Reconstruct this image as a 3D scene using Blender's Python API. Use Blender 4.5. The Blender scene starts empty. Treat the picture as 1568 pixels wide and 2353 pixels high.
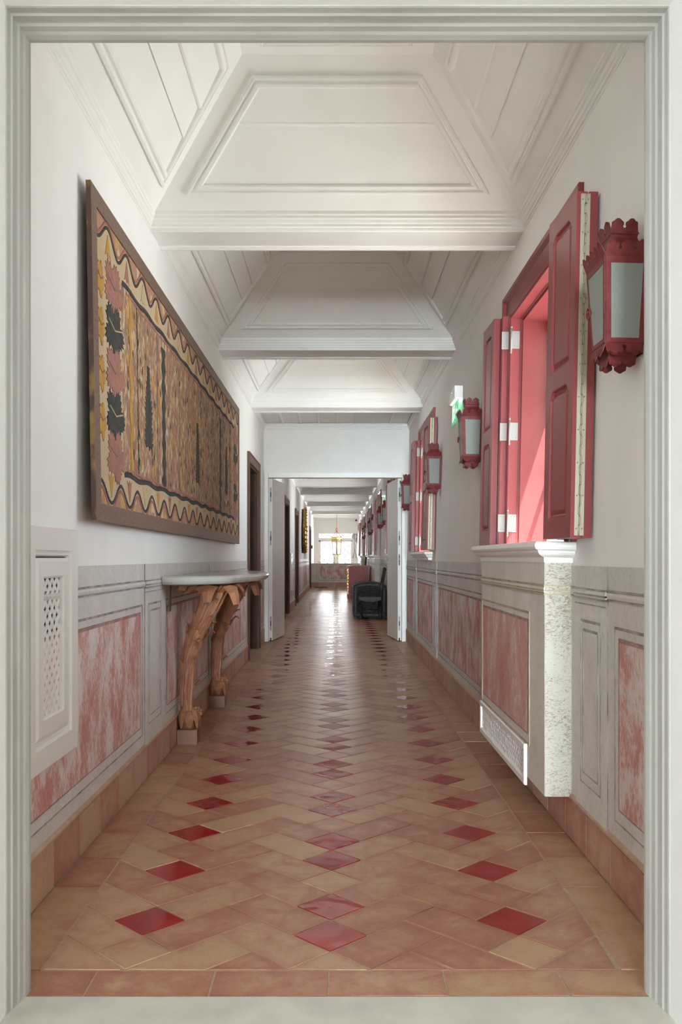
import bpy, math, random
from mathutils import Vector, Matrix
V = Vector
PI = math.pi
random.seed(7)
S = bpy.context.scene
COL = S.collection

# ---------------------------------------------------------------- camera
cd = bpy.data.cameras.new('camera'); cam = bpy.data.objects.new('camera', cd); COL.objects.link(cam)
cam.location = (0, 0, 1.10); cam.rotation_euler = (PI/2, 0, 0)
cd.sensor_fit = 'VERTICAL'; cd.sensor_height = 36.0; cd.sensor_width = 24.0
cd.lens = 2090/2353*36.0
cd.shift_x = 11/2353; cd.shift_y = 105.5/2353
cd.clip_start = .05; cd.clip_end = 300
S.camera = cam
# ---------------------------------------------------------------- world, sun, daylight, added hall fill
S.view_settings.view_transform = 'Standard'; S.view_settings.look = 'None'
S.view_settings.exposure = 0.47; S.view_settings.gamma = 1.0
S.view_settings.use_curve_mapping = False
S.cycles.max_bounces = 16; S.cycles.diffuse_bounces = 10; S.cycles.glossy_bounces = 4; S.cycles.transparent_max_bounces = 12; S.cycles.sample_clamp_indirect = 6.0; S.cycles.caustics_reflective = False; S.cycles.caustics_refractive = False
w = bpy.data.worlds.new('sky'); S.world = w; w.use_nodes = True
bg = w.node_tree.nodes['Background']; bg.inputs[0].default_value = (.93, .96, 1, 1); bg.inputs[1].default_value = 1.6
def area(name, loc, rot, sx, sy, power, col=(1, 1, 1), spread=PI):
    l = bpy.data.lights.new(name, 'AREA'); l.shape = 'RECTANGLE'; l.size = sx; l.size_y = sy
    l.energy = power; l.color = col; l.spread = spread
    o = bpy.data.objects.new(name, l); COL.objects.link(o); o.location = loc; o.rotation_euler = rot
    return o
sl = bpy.data.lights.new('sun', 'SUN'); sl.energy = 26.0; sl.angle = .009; sl.color = (1, .95, .86)
sun = bpy.data.objects.new('sun', sl); COL.objects.link(sun)
sun.rotation_euler = V((-.314, .5, -1)).to_track_quat('-Z', 'Y').to_euler()
WINS = [4.33 + 5.25*i for i in range(7)]
for yc in WINS:          # daylight entering each window
    area('window_daylight', (2.35, yc, 1.50), (0, PI/2+.12, 0), 2.2, 2.4, 92, (.74, .90, .985))
area('hall_added_fill', (-.75, -10.4, 1.3), (PI/2, 0, -.05), 2.6, 2.4, 170, (.82, .95, .99), .9)  # added fill lamp behind the camera, aimed down the passage; no window there
area('hall_side_added_fill', (-2.4, -1.0, 1.5), (0, -PI/2, 0), 2.0, 2.0, 26, (.86, .91, 1))  # added side fill for the doorway jambs and reveals, no window behind it
area('end_door_daylight', (0.05, 39.6, 1.2), (-PI/2, 0, 0), 1.7, 2.0, 75, (.92, .97, 1), 1.4)
# no lamps over the cornice

# ---------------------------------------------------------------- materials
def nt(name):
    m = bpy.data.materials.new(name); m.use_nodes = True
    n = m.node_tree; b = n.nodes['Principled BSDF']
    return m, n, b
def simple(name, col, rough=.5, metal=0, spec=.5):
    m, n, b = nt(name); b.inputs['Base Color'].default_value = (*col, 1)
    b.inputs['Roughness'].default_value = rough; b.inputs['Metallic'].default_value = metal
    b.inputs['Specular IOR Level'].default_value = spec
    m.diffuse_color = (*col, 1)
    return m
def node(n, t, **k):
    x = n.nodes.new(t)
    for a, v in k.items():
        if a in x.inputs: x.inputs[a].default_value = v
        else: setattr(x, a, v)
    return x
def coords(n, scale=(1, 1, 1), space='pos', rot=(0, 0, 0)):
    if space == 'pos':
        g = node(n, 'ShaderNodeNewGeometry'); src = g.outputs['Position']
    else:
        g = node(n, 'ShaderNodeTexCoord'); src = g.outputs['Object']
    mp = node(n, 'ShaderNodeMapping'); mp.inputs['Scale'].default_value = scale; mp.inputs['Rotation'].default_value = rot
    n.links.new(src, mp.inputs[0]); return mp.outputs[0]
def noise(n, vec, scale=5, detail=3, rough=.5, dist=0):
    x = node(n, 'ShaderNodeTexNoise'); x.inputs['Scale'].default_value = scale; x.inputs['Detail'].default_value = detail
    x.inputs['Roughness'].default_value = rough; x.inputs['Distortion'].default_value = dist
    n.links.new(vec, x.inputs['Vector']); return x.outputs['Fac']
def ramp(n, fac, stops, interp='LINEAR'):
    r = node(n, 'ShaderNodeValToRGB'); r.color_ramp.interpolation = interp
    el = r.color_ramp.elements
    while len(el) < len(stops): el.new(.5)
    for e, (p, c) in zip(el, stops): e.position = p; e.color = (*c, 1) if len(c) == 3 else c
    n.links.new(fac, r.inputs[0]); return r.outputs[0]
def mixc(n, fac, a, b, mode='MIX'):
    x = node(n, 'ShaderNodeMix'); x.data_type = 'RGBA'; x.blend_type = mode
    for s, v in ((x.inputs[0], fac), (x.inputs[6], a), (x.inputs[7], b)):
        if isinstance(v, (int, float)): s.default_value = v
        elif isinstance(v, tuple): s.default_value = (*v, 1)
        else: n.links.new(v, s)
    return x.outputs[2]
def math_(n, op, a, b=0.0):
    x = node(n, 'ShaderNodeMath'); x.operation = op
    for i, v in enumerate((a, b)):
        if isinstance(v, (int, float)): x.inputs[i].default_value = v
        else: n.links.new(v, x.inputs[i])
    return x.outputs[0]
def bump(n, b, h, strength=.2, dist=.01):
    x = node(n, 'ShaderNodeBump'); x.inputs['Strength'].default_value = strength; x.inputs['Distance'].default_value = dist
    n.links.new(h, x.inputs['Height']); n.links.new(x.outputs[0], b.inputs['Normal'])
def noisy(name, c1, c2, sc=(1, 1, 1), scale=5, detail=4, rough=.5, bmp=0, lo=.35, hi=.65, space='pos', metal=0, bd=.01):
    m, n, b = nt(name)
    f = noise(n, coords(n, sc, space), scale, detail)
    n.links.new(ramp(n, f, [(lo, c1), (hi, c2)]), b.inputs['Base Color'])
    b.inputs['Roughness'].default_value = rough; b.inputs['Metallic'].default_value = metal
    if bmp: bump(n, b, f, bmp, bd)
    m.diffuse_color = (*c1, 1)
    return m
def rnd_value(n):
    o = node(n, 'ShaderNodeObjectInfo'); g = node(n, 'ShaderNodeNewGeometry')
    return math_(n, 'FRACT', math_(n, 'ADD', o.outputs['Random'], g.outputs['Random Per Island']))
M = {}
M['plaster'] = noisy('plaster', (.88, .875, .86), (.85, .845, .83), scale=3, rough=.85, bmp=.04)
M['ceiling'] = noisy('ceiling_paint', (.86, .865, .845), (.83, .835, .815), scale=4, rough=.38, bmp=.02)
M['white'] = simple('white_lacquer', (.82, .81, .79), .32)
M['whitewarm'] = simple('white_frame', (.80, .785, .75), .4)
M['sill'] = simple('sill_plaster', (.84, .82, .80), .4)
M['grout'] = noisy('grout', (.50, .37, .26), (.42, .30, .21), scale=60, rough=.9)
M['line'] = noisy('painted_line', (.22, .20, .185), (.45, .42, .39), (1, 3, 3), 4, rough=.7)
M['gold_line'] = noisy('ochre_painted_line', (.33, .25, .15), (.5, .42, .30), scale=8, rough=.7)
M['skirt_cap'] = noisy('skirting_cap', (.50, .35, .265), (.42, .27, .20), scale=12, rough=.6)
def tile_mat(name, reds, tans, rough):
    m, n, b = nt(name)
    p = coords(n); r = rnd_value(n)
    n1 = noise(n, p, 5.5, 5, .6, .6); n2 = noise(n, p, 70, 4, .6)
    at_ = node(n, 'ShaderNodeAttribute'); at_.attribute_name = 'wear'
    wearn = math_(n, 'MULTIPLY', at_.outputs['Fac'], math_(n, 'ADD', math_(n, 'MULTIPLY', noise(n, p, 17, 4, .7), 1.6), -.35))
    f = math_(n, 'ADD', math_(n, 'ADD', math_(n, 'MULTIPLY', r, .52), math_(n, 'MULTIPLY', noise(n, p, 9, 6, .68, .8), 1.25)), math_(n, 'MULTIPLY', wearn, .42))
    c = ramp(n, math_(n, 'MULTIPLY', f, .72), [(.40, reds[0]), (.58, reds[1]), (.73, tans[0]), (.88, tans[1])])
    c2 = mixc(n, math_(n, 'MULTIPLY', n2, .22), c, (.58, .42, .30), 'MIX')
    c2 = mixc(n, ramp(n, noise(n, p, 120, 3, .8), [(.30, (.45, .45, .45)), (.42, (0, 0, 0))]), c2, tuple(x*.55 for x in reds[0]))
    n.links.new(c2, b.inputs['Base Color'])
    rr = node(n, 'ShaderNodeMapRange'); rr.inputs[3].default_value = rough[0]; rr.inputs[4].default_value = rough[1]
    n.links.new(n1, rr.inputs[0]); n.links.new(rr.outputs[0], b.inputs['Roughness'])
    h = math_(n, 'ADD', math_(n, 'MULTIPLY', noise(n, p, 9, 2), 1.0), math_(n, 'MULTIPLY', n2, .04))
    bump(n, b, h, .35, .012); b.inputs['Specular IOR Level'].default_value = .5
    return m
M['tile'] = tile_mat('terracotta', ((.29, .090, .062), (.36, .135, .090)), ((.42, .215, .125), (.48, .29, .165)), (.26, .42))
M['skirt_tile'] = tile_mat('terracotta_skirting', ((.34, .135, .10), (.41, .195, .14)), ((.46, .26, .18), (.50, .33, .235)), (.4, .55))
m, n, b = nt('red_glaze'); p = coords(n)
n.links.new(ramp(n, noise(n, p, 6, 3), [(.3, (.25, .012, .016)), (.7, (.36, .022, .026))]), b.inputs['Base Color'])
b.inputs['Roughness'].default_value = .07; bump(n, b, noise(n, p, 8, 2), .3, .012); M['glaze'] = m
# faux marble dado
def stone(name, c1, c2, c3, streak):
    m, n, b = nt(name)
    f1 = noise(n, coords(n, (1, 1, .6)), 5, 6, .65, .4); f2 = noise(n, coords(n, (1, 1, .8)), streak*1.3, 5, .75, .5)
    c = ramp(n, f1, [(.3, c1), (.55, c2), (.75, c3)])
    sp = ramp(n, f2, [(.36, (.84, .83, .82)), (.56, (1, 1, 1))])
    n.links.new(mixc(n, .8, c, sp, 'MULTIPLY'), b.inputs['Base Color']); b.inputs['Roughness'].default_value = .55
    return m
M['stone'] = stone('dado_faux_marble', (.60, .575, .55), (.68, .66, .64), (.74, .72, .70), 38)
M['stone_warm'] = stone('dado_cover_faux_marble', (.60, .56, .51), (.68, .65, .60), (.73, .70, .65), 45)
m, n, b = nt('flecked_faux_marble')
f1 = noise(n, coords(n), 5, 4, .6); f2 = noise(n, coords(n, (1, 1, 2.4), rot=(0, .6, 0)), 60, 3, .7, 1.2)
f3 = math_(n, 'ADD', f2, math_(n, 'MULTIPLY', math_(n, 'SUBTRACT', f1, .5), .35))
c = ramp(n, f3, [(.34, (.27, .22, .16)), (.42, (.42, .38, .32)), (.50, (.52, .49, .44))])
n.links.new(c, b.inputs['Base Color']); b.inputs['Roughness'].default_value = .6; M['fleck'] = m
m, n, b = nt('pink_faux_marble')
pp = coords(n, (1, 1, .55)); f1 = noise(n, pp, 6.5, 7, .68, .2); f2 = noise(n, coords(n, (1, 1, .5)), 85, 4, .8)
f = math_(n, 'ADD', f1, math_(n, 'MULTIPLY', math_(n, 'SUBTRACT', f2, .5), .55))
c = ramp(n, f, [(.33, (.47, .185, .155)), (.46, (.56, .30, .27)), (.53, (.67, .54, .52)), (.66, (.72, .68, .67))])
n.links.new(c, b.inputs['Base Color']); b.inputs['Roughness'].default_value = .6; M['pink'] = m
m, n, b = nt('pink_faux_marble_cover')
f = math_(n, 'ADD', noise(n, coords(n, (1, 1, .5)), 5, 6, .66, .3), math_(n, 'MULTIPLY', math_(n, 'SUBTRACT', noise(n, coords(n, (1, 1, .5)), 80, 3, .7), .5), .6))
c = ramp(n, f, [(.36, (.50, .22, .19)), (.54, (.60, .35, .31)), (.64, (.68, .52, .47)), (.75, (.72, .64, .58))])
n.links.new(c, b.inputs['Base Color']); b.inputs['Roughness'].default_value = .6; M['pink_cover'] = m
M['pinkline'] = noisy('painted_pink_line', (.30, .16, .15), (.42, .27, .26), scale=14, rough=.7)
M['marble'] = noisy('threshold_marble', (.66, .64, .57), (.55, .53, .48), scale=7, detail=6, rough=.35, lo=.4, hi=.7)
M['jamb'] = noisy('whitewashed_wood', (.43, .42, .39), (.37, .355, .33), (6, 6, .7), 3, 4, rough=.6, bmp=.02)
M['jambh'] = noisy('whitewashed_wood_header', (.44, .42, .38), (.36, .34, .30), (.7, 6, 6), 3, 4, rough=.6, bmp=.02)
M['red'] = noisy('red_paint', (.215, .038, .042), (.24, .046, .050), (3, 3, 1), 3, rough=.30, bmp=.02)
M['red'].node_tree.nodes['Principled BSDF'].inputs['Specular IOR Level'].default_value = .45
M['redmetal'] = noisy('red_painted_metal', (.135, .022, .024), (.18, .034, .036), scale=40, rough=.45, bmp=.06)
M['redmetal'].node_tree.nodes['Principled BSDF'].inputs['Specular IOR Level'].default_value = .2
M['reddark'] = simple('red_paint_edge', (.16, .018, .026), .4)
M['brass'] = simple('aged_brass', (.40, .36, .27), .5, .35)
M['steel'] = simple('satin_steel', (.28, .27, .265), .55, .3)
M['steelgrey'] = simple('grey_metal_plate', (.36, .36, .37), .4, .5)
M['black'] = simple('black_void', (.015, .015, .016), .6)
M['wood_dark'] = noisy('dark_brown_wood', (.060, .034, .025), (.10, .060, .044), (8, 8, .8), 4, rough=.5)
M['wood_edge'] = noisy('brown_wood_casing', (.17, .095, .064), (.12, .068, .048), (8, 8, .8), 4, rough=.5)
M['clay'] = noisy('carved_terracotta_wood', (.38, .165, .085), (.26, .105, .055), (1, 1, 1), 16, 4, rough=.5, bmp=.1)
M['clay2'] = noisy('carved_footblock_wood', (.27, .13, .08), (.20, .095, .06), (1, 1, .3), 10, 4, rough=.5)
M['greymarble'] = noisy('grey_marble_top', (.46, .455, .42), (.36, .355, .33), (1, 1, 1), 6, 6, rough=.25, lo=.35, hi=.75)
M['gilt'] = noisy('gilt', (.50, .30, .08), (.30, .17, .05), scale=40, rough=.28, metal=.9)
M['brasslamp'] = simple('polished_brass', (.62, .44, .14), .25, .9)
M['blackleather'] = noisy('black_leather', (.012, .010, .010), (.026, .023, .022), scale=25, rough=.75, bmp=.15)
M['darkwood'] = noisy('near_black_carved_wood', (.022, .017, .015), (.05, .04, .035), scale=14, rough=.5)
M['chestred'] = noisy('chest_red', (.30, .028, .030), (.27, .022, .026), scale=12, rough=.45)
M['chestpink'] = simple('chest_edge', (.55, .22, .19), .4)
M['mirror'] = simple('mirror_glass', (.9, .9, .9), .03, 1)
M['frosted'], n, b = nt('frosted_glass')
b.inputs['Base Color'].default_value = (.66, .69, .66, 1); b.inputs['Roughness'].default_value = .22
b.inputs['Transmission Weight'].default_value = .62; b.inputs['IOR'].default_value = 1.1
M['candle'] = simple('cream_candle', (.75, .60, .38), .5)
M['mat'] = noisy('doormat', (.16, .05, .04), (.10, .035, .03), scale=60, rough=.9)
M['earth'] = simple('pale_terrace', (.55, .52, .47), .9)
# window glass: clear pane
m = bpy.data.materials.new('clear_glass'); m.use_nodes = True; n = m.node_tree; n.nodes.clear()
for k_ in ('blackleather', 'darkwood', 'wood_dark', 'wood_edge'): M[k_].node_tree.nodes['Principled BSDF'].inputs['Specular IOR Level'].default_value = .25
o = n.nodes.new('ShaderNodeOutputMaterial'); t = n.nodes.new('ShaderNodeBsdfTransparent'); g = n.nodes.new('ShaderNodeBsdfGlossy')
g.inputs['Roughness'].default_value = .02; mx = n.nodes.new('ShaderNodeMixShader'); mx.inputs[0].default_value = .06
n.links.new(t.outputs[0], mx.inputs[1]); n.links.new(g.outputs[0], mx.inputs[2]); n.links.new(mx.outputs[0], o.inputs[0]); M['glass'] = m
def emis(name, col, st):
    m, n, b = nt(name); b.inputs['Base Color'].default_value = (*col, 1)
    b.inputs['Emission Color'].default_value = (*col, 1); b.inputs['Emission Strength'].default_value = st
    return m
M['exit_green'] = emis('exit_sign_green', (.16, .55, .30), .38)
M['exit_white'] = emis('exit_sign_white', (.9, 1, .93), .5)
M['exit_tube'] = emis('exit_sign_lamp', (.9, 1, .95), 1.6)

# ---------------------------------------------------------------- mesh helpers
class Fr:
    def __init__(s, O, U, W_, N): s.O = V(O); s.U = V(U); s.V = V(W_); s.N = V(N)
    def __call__(s, u, v, w=0): return s.O + s.U*u + s.V*v + s.N*w
def clip(poly, a, b, c):          # keep a*x+b*y<=c
    out = []
    for i in range(len(poly)):
        p, q = poly[i], poly[(i+1) % len(poly)]
        dp = a*p[0]+b*p[1]-c; dq = a*q[0]+b*q[1]-c
        if dp <= 0: out.append(p)
        if dp*dq < 0:
            t_ = dp/(dp-dq); out.append((p[0]+(q[0]-p[0])*t_, p[1]+(q[1]-p[1])*t_))
    return out
def clip_rect(poly, x0, x1, y0, y1):
    for a, b_, c in ((-1, 0, -x0), (1, 0, x1), (0, -1, -y0), (0, 1, y1)):
        if len(poly) < 3: return []
        poly = clip(poly, a, b_, c)
    return poly
def parea(p): return .5*sum(p[i][0]*p[(i+1) % len(p)][1]-p[(i+1) % len(p)][0]*p[i][1] for i in range(len(p)))
def inset(poly, d):               # inward for CCW, outward if d<0
    n_ = len(poly); out = []
    for i in range(n_):
        p0, p1, p2 = V(poly[i-1]), V(poly[i]), V(poly[(i+1) % n_])
        e1 = (p1-p0).normalized(); e2 = (p2-p1).normalized()
        n1 = V((-e1.y, e1.x)); n2 = V((-e2.y, e2.x)); k = 1+n1.dot(n2)
        if k < .05: k = .05
        out.append(tuple(p1+(n1+n2)*(d/k)))
    return out
def rect(x0, x1, y0, y1): return [(x0, y0), (x1, y0), (x1, y1), (x0, y1)]
class MB:
    def __init__(s): s.v = []; s.f = []; s.sm = []
    def add(s, vs, fs, smooth=False):
        o = len(s.v); s.v += [V(x) for x in vs]; s.f += [tuple(i+o for i in f) for f in fs]; s.sm += [smooth]*len(fs); return s
    def box(s, x0, x1, y0, y1, z0, z1):
        return s.add([(x0, y0, z0), (x1, y0, z0), (x1, y1, z0), (x0, y1, z0), (x0, y0, z1), (x1, y0, z1), (x1, y1, z1), (x0, y1, z1)],
                     [(3, 2, 1, 0), (4, 5, 6, 7), (0, 1, 5, 4), (1, 2, 6, 5), (2, 3, 7, 6), (3, 0, 4, 7)])
    def prism(s, poly, fr, w0, w1, bev=0):
        n_ = len(poly)
        if bev:
            pi = inset(poly, bev)
            vs = [fr(*p, w0) for p in poly]+[fr(*p, w1-bev) for p in poly]+[fr(*p, w1) for p in pi]
            fs = [tuple(range(n_))[::-1], tuple(range(2*n_, 3*n_))]
            for k in (0, 1): fs += [(k*n_+i, k*n_+(i+1) % n_, (k+1)*n_+(i+1) % n_, (k+1)*n_+i) for i in range(n_)]
        else:
            vs = [fr(*p, w0) for p in poly]+[fr(*p, w1) for p in poly]
            fs = [tuple(range(n_))[::-1], tuple(range(n_, 2*n_))]+[(i, (i+1) % n_, n_+(i+1) % n_, n_+i) for i in range(n_)]
        return s.add(vs, fs)
    def tile(s, poly, fr, w0, w1, bev):
        # slab with an arris and a centre point that carries the 'wear' attribute (foot-worn middle)
        n_ = len(poly); pi = inset(poly, bev); pm = [(p[0]*.52, p[1]*.52) for p in pi]; cx = sum(p[0] for p in pi)/n_; cy = sum(p[1] for p in pi)/n_
        pm = [(cx+(p[0]-cx)*.5, cy+(p[1]-cy)*.5) for p in pi]
        vs = [fr(*p, w0) for p in poly]+[fr(*p, w1-bev) for p in poly]+[fr(*p, w1) for p in pi]+[fr(*p, w1) for p in pm]
        base = len(s.v)
        fs = [(k*n_+i, k*n_+(i+1) % n_, (k+1)*n_+(i+1) % n_, (k+1)*n_+i) for k in (0, 1, 2) for i in range(n_)]+[tuple(range(3*n_, 4*n_))]
        s.wear = getattr(s, 'wear', {})
        for i in range(n_): s.wear[base+3*n_+i] = 1.0
        return s.add(vs, fs)
    def ring(s, poly, prof, fr, closed_prof=False):
        n_ = len(poly); L = len(prof); vs = []
        for o_, h in prof: vs += [fr(*p, h) for p in inset(poly, o_)]
        fs = []
        rng = range(L) if closed_prof else range(L-1)
        for k in rng:
            k2 = (k+1) % L
            fs += [(k*n_+i, k*n_+(i+1) % n_, k2*n_+(i+1) % n_, k2*n_+i) for i in range(n_)]
        return s.add(vs, fs)
    def tube(s, pts, rad, n_=8, cap=True, smooth=True, ell=1.0, up=(0, 0, 1)):
        pts = [V(p) for p in pts]; L = len(pts)
        if not hasattr(rad, '__len__'): rad = [rad]*L
        vs = []
        for i, p in enumerate(pts):
            t_ = (pts[min(i+1, L-1)]-pts[max(i-1, 0)]).normalized(); u = t_.cross(V(up))
            if u.length < .05: u = t_.cross(V((1, 0, 0)))
            u.normalize(); w_ = t_.cross(u).normalized()
            for k in range(n_):
                a = 2*PI*k/n_; vs.append(p+u*math.cos(a)*rad[i]+w_*math.sin(a)*rad[i]*ell)
        fs = [(i*n_+k, i*n_+(k+1) % n_, (i+1)*n_+(k+1) % n_, (i+1)*n_+k) for i in range(L-1) for k in range(n_)]
        s.add(vs, fs, smooth)
        if cap:
            o = len(s.v)-len(vs); s.f += [tuple(o+k for k in range(n_))[::-1], tuple(o+(L-1)*n_+k for k in range(n_))]; s.sm += [False]*2
        return s
    def lathe(s, prof, c=(0, 0, 0), n_=20, axis='z', smooth=True, a0=0):
        vs = []
        for r, z in prof:
            for k in range(n_):
                a = 2*PI*k/n_+a0; x, y = r*math.cos(a), r*math.sin(a)
                vs.append(V(c)+(V((x, y, z)) if axis == 'z' else V((z, x, y)) if axis == 'x' else V((x, z, y))))
        L = len(prof)
        return s.add(vs, [(i*n_+k, i*n_+(k+1) % n_, (i+1)*n_+(k+1) % n_, (i+1)*n_+k) for i in range(L-1) for k in range(n_)], smooth)
    def frond(s, pts, wid, thick, side):     # leaf with raised midrib, two flutes and turned edges, lofted along a curve
        pts = [V(p) for p in pts]; L = len(pts); vs = []; K = 8; mw = max(wid)
        for i, p in enumerate(pts):
            t_ = (pts[min(i+1, L-1)]-pts[max(i-1, 0)]).normalized(); u = V(side); u = (u-t_*u.dot(t_)).normalized(); w_ = u.cross(t_)
            q = wid[i]/mw; wav = 1+.10*(1 if i % 2 else -1)
            for cu, cw in ((-1*wav, .10), (-.62, -.34), (-.22, .05), (0, -.42), (.22, .05), (.62, -.34), (1*wav, .10), (0, .75)):
                vs.append(p+u*wid[i]*cu-w_*thick*cw*(.4+.6*q))
        fs = [(i*K+k, i*K+(k+1) % K, (i+1)*K+(k+1) % K, (i+1)*K+k) for i in range(L-1) for k in range(K)]
        fs += [tuple(range(K))[::-1], tuple((L-1)*K+k for k in range(K))]
        return s.add(vs, fs)
    def blade(s, pts, wid, thick, side, flat=.3):     # leaf: diamond cross-section lofted along a curve
        pts = [V(p) for p in pts]; L = len(pts); vs = []
        for i, p in enumerate(pts):
            t_ = (pts[min(i+1, L-1)]-pts[max(i-1, 0)]).normalized(); u = V(side); u = (u-t_*u.dot(t_)).normalized(); w_ = u.cross(t_)
            vs += [p-u*wid[i]-w_*thick*.45*(wid[i]/max(wid)), p+w_*thick*.25*(wid[i]/max(wid)), p+u*wid[i]-w_*thick*.45*(wid[i]/max(wid)), p-w_*thick*(wid[i]/max(wid))]
        fs = [(i*4+k, i*4+(k+1) % 4, (i+1)*4+(k+1) % 4, (i+1)*4+k) for i in range(L-1) for k in range(4)]
        fs += [(3, 2, 1, 0), tuple((L-1)*4+k for k in range(4))]
        return s.add(vs, fs)
    def sweep(s, prof, fr, u0, u1):                   # profile (v,w) extruded along u
        L = len(prof); vs = [fr(u0, *p) for p in prof]+[fr(u1, *p) for p in prof]
        fs = [(i, i+1, L+i+1, L+i) for i in range(L-1)]+[tuple(range(L))[::-1], tuple(range(L, 2*L))]
        return s.add(vs, fs)
    def xf(s, fn): s.v = [V(fn(p)) for p in s.v]; return s
    def build(s, name, mat, parent=None, kind=None, label=None, origin=None):
        o_ = V(origin) if origin is not None else V((0, 0, 0))
        me = bpy.data.meshes.new(name); me.from_pydata([tuple(p-o_) for p in s.v], [], s.f)
        me.polygons.foreach_set('use_smooth', s.sm); me.validate()
        import bmesh
        bm = bmesh.new(); bm.from_mesh(me); bmesh.ops.recalc_face_normals(bm, faces=bm.faces); bm.to_mesh(me); bm.free()
        if getattr(s, 'wear', None):
            at = me.attributes.new('wear', 'FLOAT', 'POINT')
            for i, x in s.wear.items(): at.data[i].value = x
        me.materials.append(M[mat] if isinstance(mat, str) else mat)
        ob = bpy.data.objects.new(name, me); COL.objects.link(ob); ob.location = o_
        if parent: ob.parent = parent
        if kind: ob['kind'] = kind
        if label: ob['label'] = label
        return ob
def empty(name, loc=(0, 0, 0), rot=(0, 0, 0), label=None, cat=None, group=None, kind=None, parent=None):
    e = bpy.data.objects.new(name, None); COL.objects.link(e); e.location = loc; e.rotation_euler = rot; e.empty_display_size = .1
    for k, v_ in (('label', label), ('category', cat), ('group', group), ('kind', kind)):
        if v_: e[k] = v_
    if parent: e.parent = parent
    return e
def kids(o): return [c for c in KID.get(o, o.children)]
KID = {}
def copy_tree(o, parent=None):
    c = o.copy(); COL.objects.link(c); c.parent = parent
    for ch in list(o.children): copy_tree(ch, c)
    return c
def ob_copy(o, parent, loc, rot=None):
    c = o.copy(); COL.objects.link(c); c.parent = parent; c.location = loc
    if rot: c.rotation_euler = rot
    return c
XL, XR, LEAN = -.955, .930, .0208
def lean(p): return (p.x+LEAN*max(0, p.z-1.1), p.y, p.z)
PART0, PART1 = 11.97, 12.10
YEND, YPAR = 39.3, 34.3
ZC = 2.78
FX = Fr((0, 0, 0), (1, 0, 0), (0, 1, 0), (0, 0, 1))            # plan frame
FL = lambda x: Fr((x, 0, 0), (0, 1, 0), (0, 0, 1), (1, 0, 0))  # left wall, facing +x (u=y, v=z, w=+x)
FRt = lambda x: Fr((x, 0, 0), (0, 1, 0), (0, 0, 1), (-1, 0, 0))  # right wall, w=-x

# ================================================================ FLOOR
floor = MB().box(-1.3, 1.3, 2.2, YEND+.1, -.12, -.0025).build('floor', 'grout', kind='structure')
near_floor = MB().box(-2.6, 2.6, -11, 2.281, -.12, .0).build('floor', 'marble', kind='structure')
D_ = .22; X0C = -.0165; YB = 2.542; G_ = .0030
tiles = []   # (poly, red)
def lat(a, b_): return (X0C+(a-b_)*D_/2, YB+(a+b_)*D_/2)
def cell(a0, a1, b0, b1, red=False):
    p = [lat(a0, b0), lat(a1, b0), lat(a1, b1), lat(a0, b1)]
    full = abs(parea(p))
    q = clip_rect(p, -.787, .758, 2.4275, YPAR-.01)
    if len(q) >= 3:
        A = abs(parea(q))
        if A > .0012: tiles.append((q, red, abs(A-full) < 1e-6))
for k in range(-8, 150):
    cell(k, k+1, k, k+1, k % 3 in (0, 1) and k >= 0)
    for sw in (0, 1):
        def c2(a0, a1, b0, b1, red=False):
            if sw: cell(b0, b1, a0, a1, red)
            else: cell(a0, a1, b0, b1, red)
        c2(k+1, k+3, k, k+1)
        c2(k, k+1, k-4, k-2)
        c2(k, k+1, k-5, k-4, k % 2 == 1 and k >= 2)
        c2(k+1, k+3, k-5, k-4)
for i in range(-4, 110):      # borders along the walls
    y0 = 2.743+.30*(i-1)
    if i == 0: continue
    y1 = y0+.30
    if i == 1: y0 = 2.4285
    for xa, xb in ((-.942, -.789), (.760, .918)):
        q = clip_rect(rect(xa, xb, y0, y1), -2, 2, 2.4275, YPAR)
        if len(q) > 2 and abs(parea(q)) > .002: tiles.append((q, False, False))
xs = [-.942, -.637, -.322, -.02, .283, .589, .918]
for a, b_ in zip(xs, xs[1:]): tiles.append((rect(a, b_, 2.283, 2.425), False, False))
tiles.sort(key=lambda t_: min(p[1] for p in t_[0]))
cnt = 0; stuff = MB(); share = {}
for poly, red, full in tiles:
    cx = sum(p[0] for p in poly)/len(poly); cy = sum(p[1] for p in poly)/len(poly)
    lp = [(p[0]-cx, p[1]-cy) for p in poly]
    if parea(lp) < 0: lp = lp[::-1]
    cl = []
    for q in lp:
        if not cl or (V(q)-V(cl[-1])).length > .016: cl.append(q)
    if len(cl) > 3 and (V(cl[0])-V(cl[-1])).length < .016: cl.pop()
    lp = inset(cl, G_)
    z0 = random.uniform(-.0004, .0004); rx, ry = random.uniform(-.004, .004), random.uniform(-.004, .004)
    if red or cnt < 300:
        if not red: cnt += 1
        key = (red, tuple((round(p[0], 3), round(p[1], 3)) for p in lp)) if full else None
        if key and key in share: ob_copy(share[key], floor, (cx, cy, z0), (rx, ry, 0))
        else:
            mb = MB().tile(lp, FX, -.006, 0, .0006)
            o_ = mb.build('glazed_tile' if red else 'tile', 'glaze' if red else 'tile', floor)
            if red: o_['label'] = 'square red glazed tile'
            o_.location = (cx, cy, z0); o_.rotation_euler = (rx, ry, 0)
            if key: share[key] = o_
    else:
        f_ = Fr((cx, cy, z0), (1, 0, -ry), (0, 1, rx), (0, 0, 1)); stuff.tile(lp, f_, -.004, 0, .0006)
stuff.build('far_tile', 'tile', floor, kind='stuff')

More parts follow.
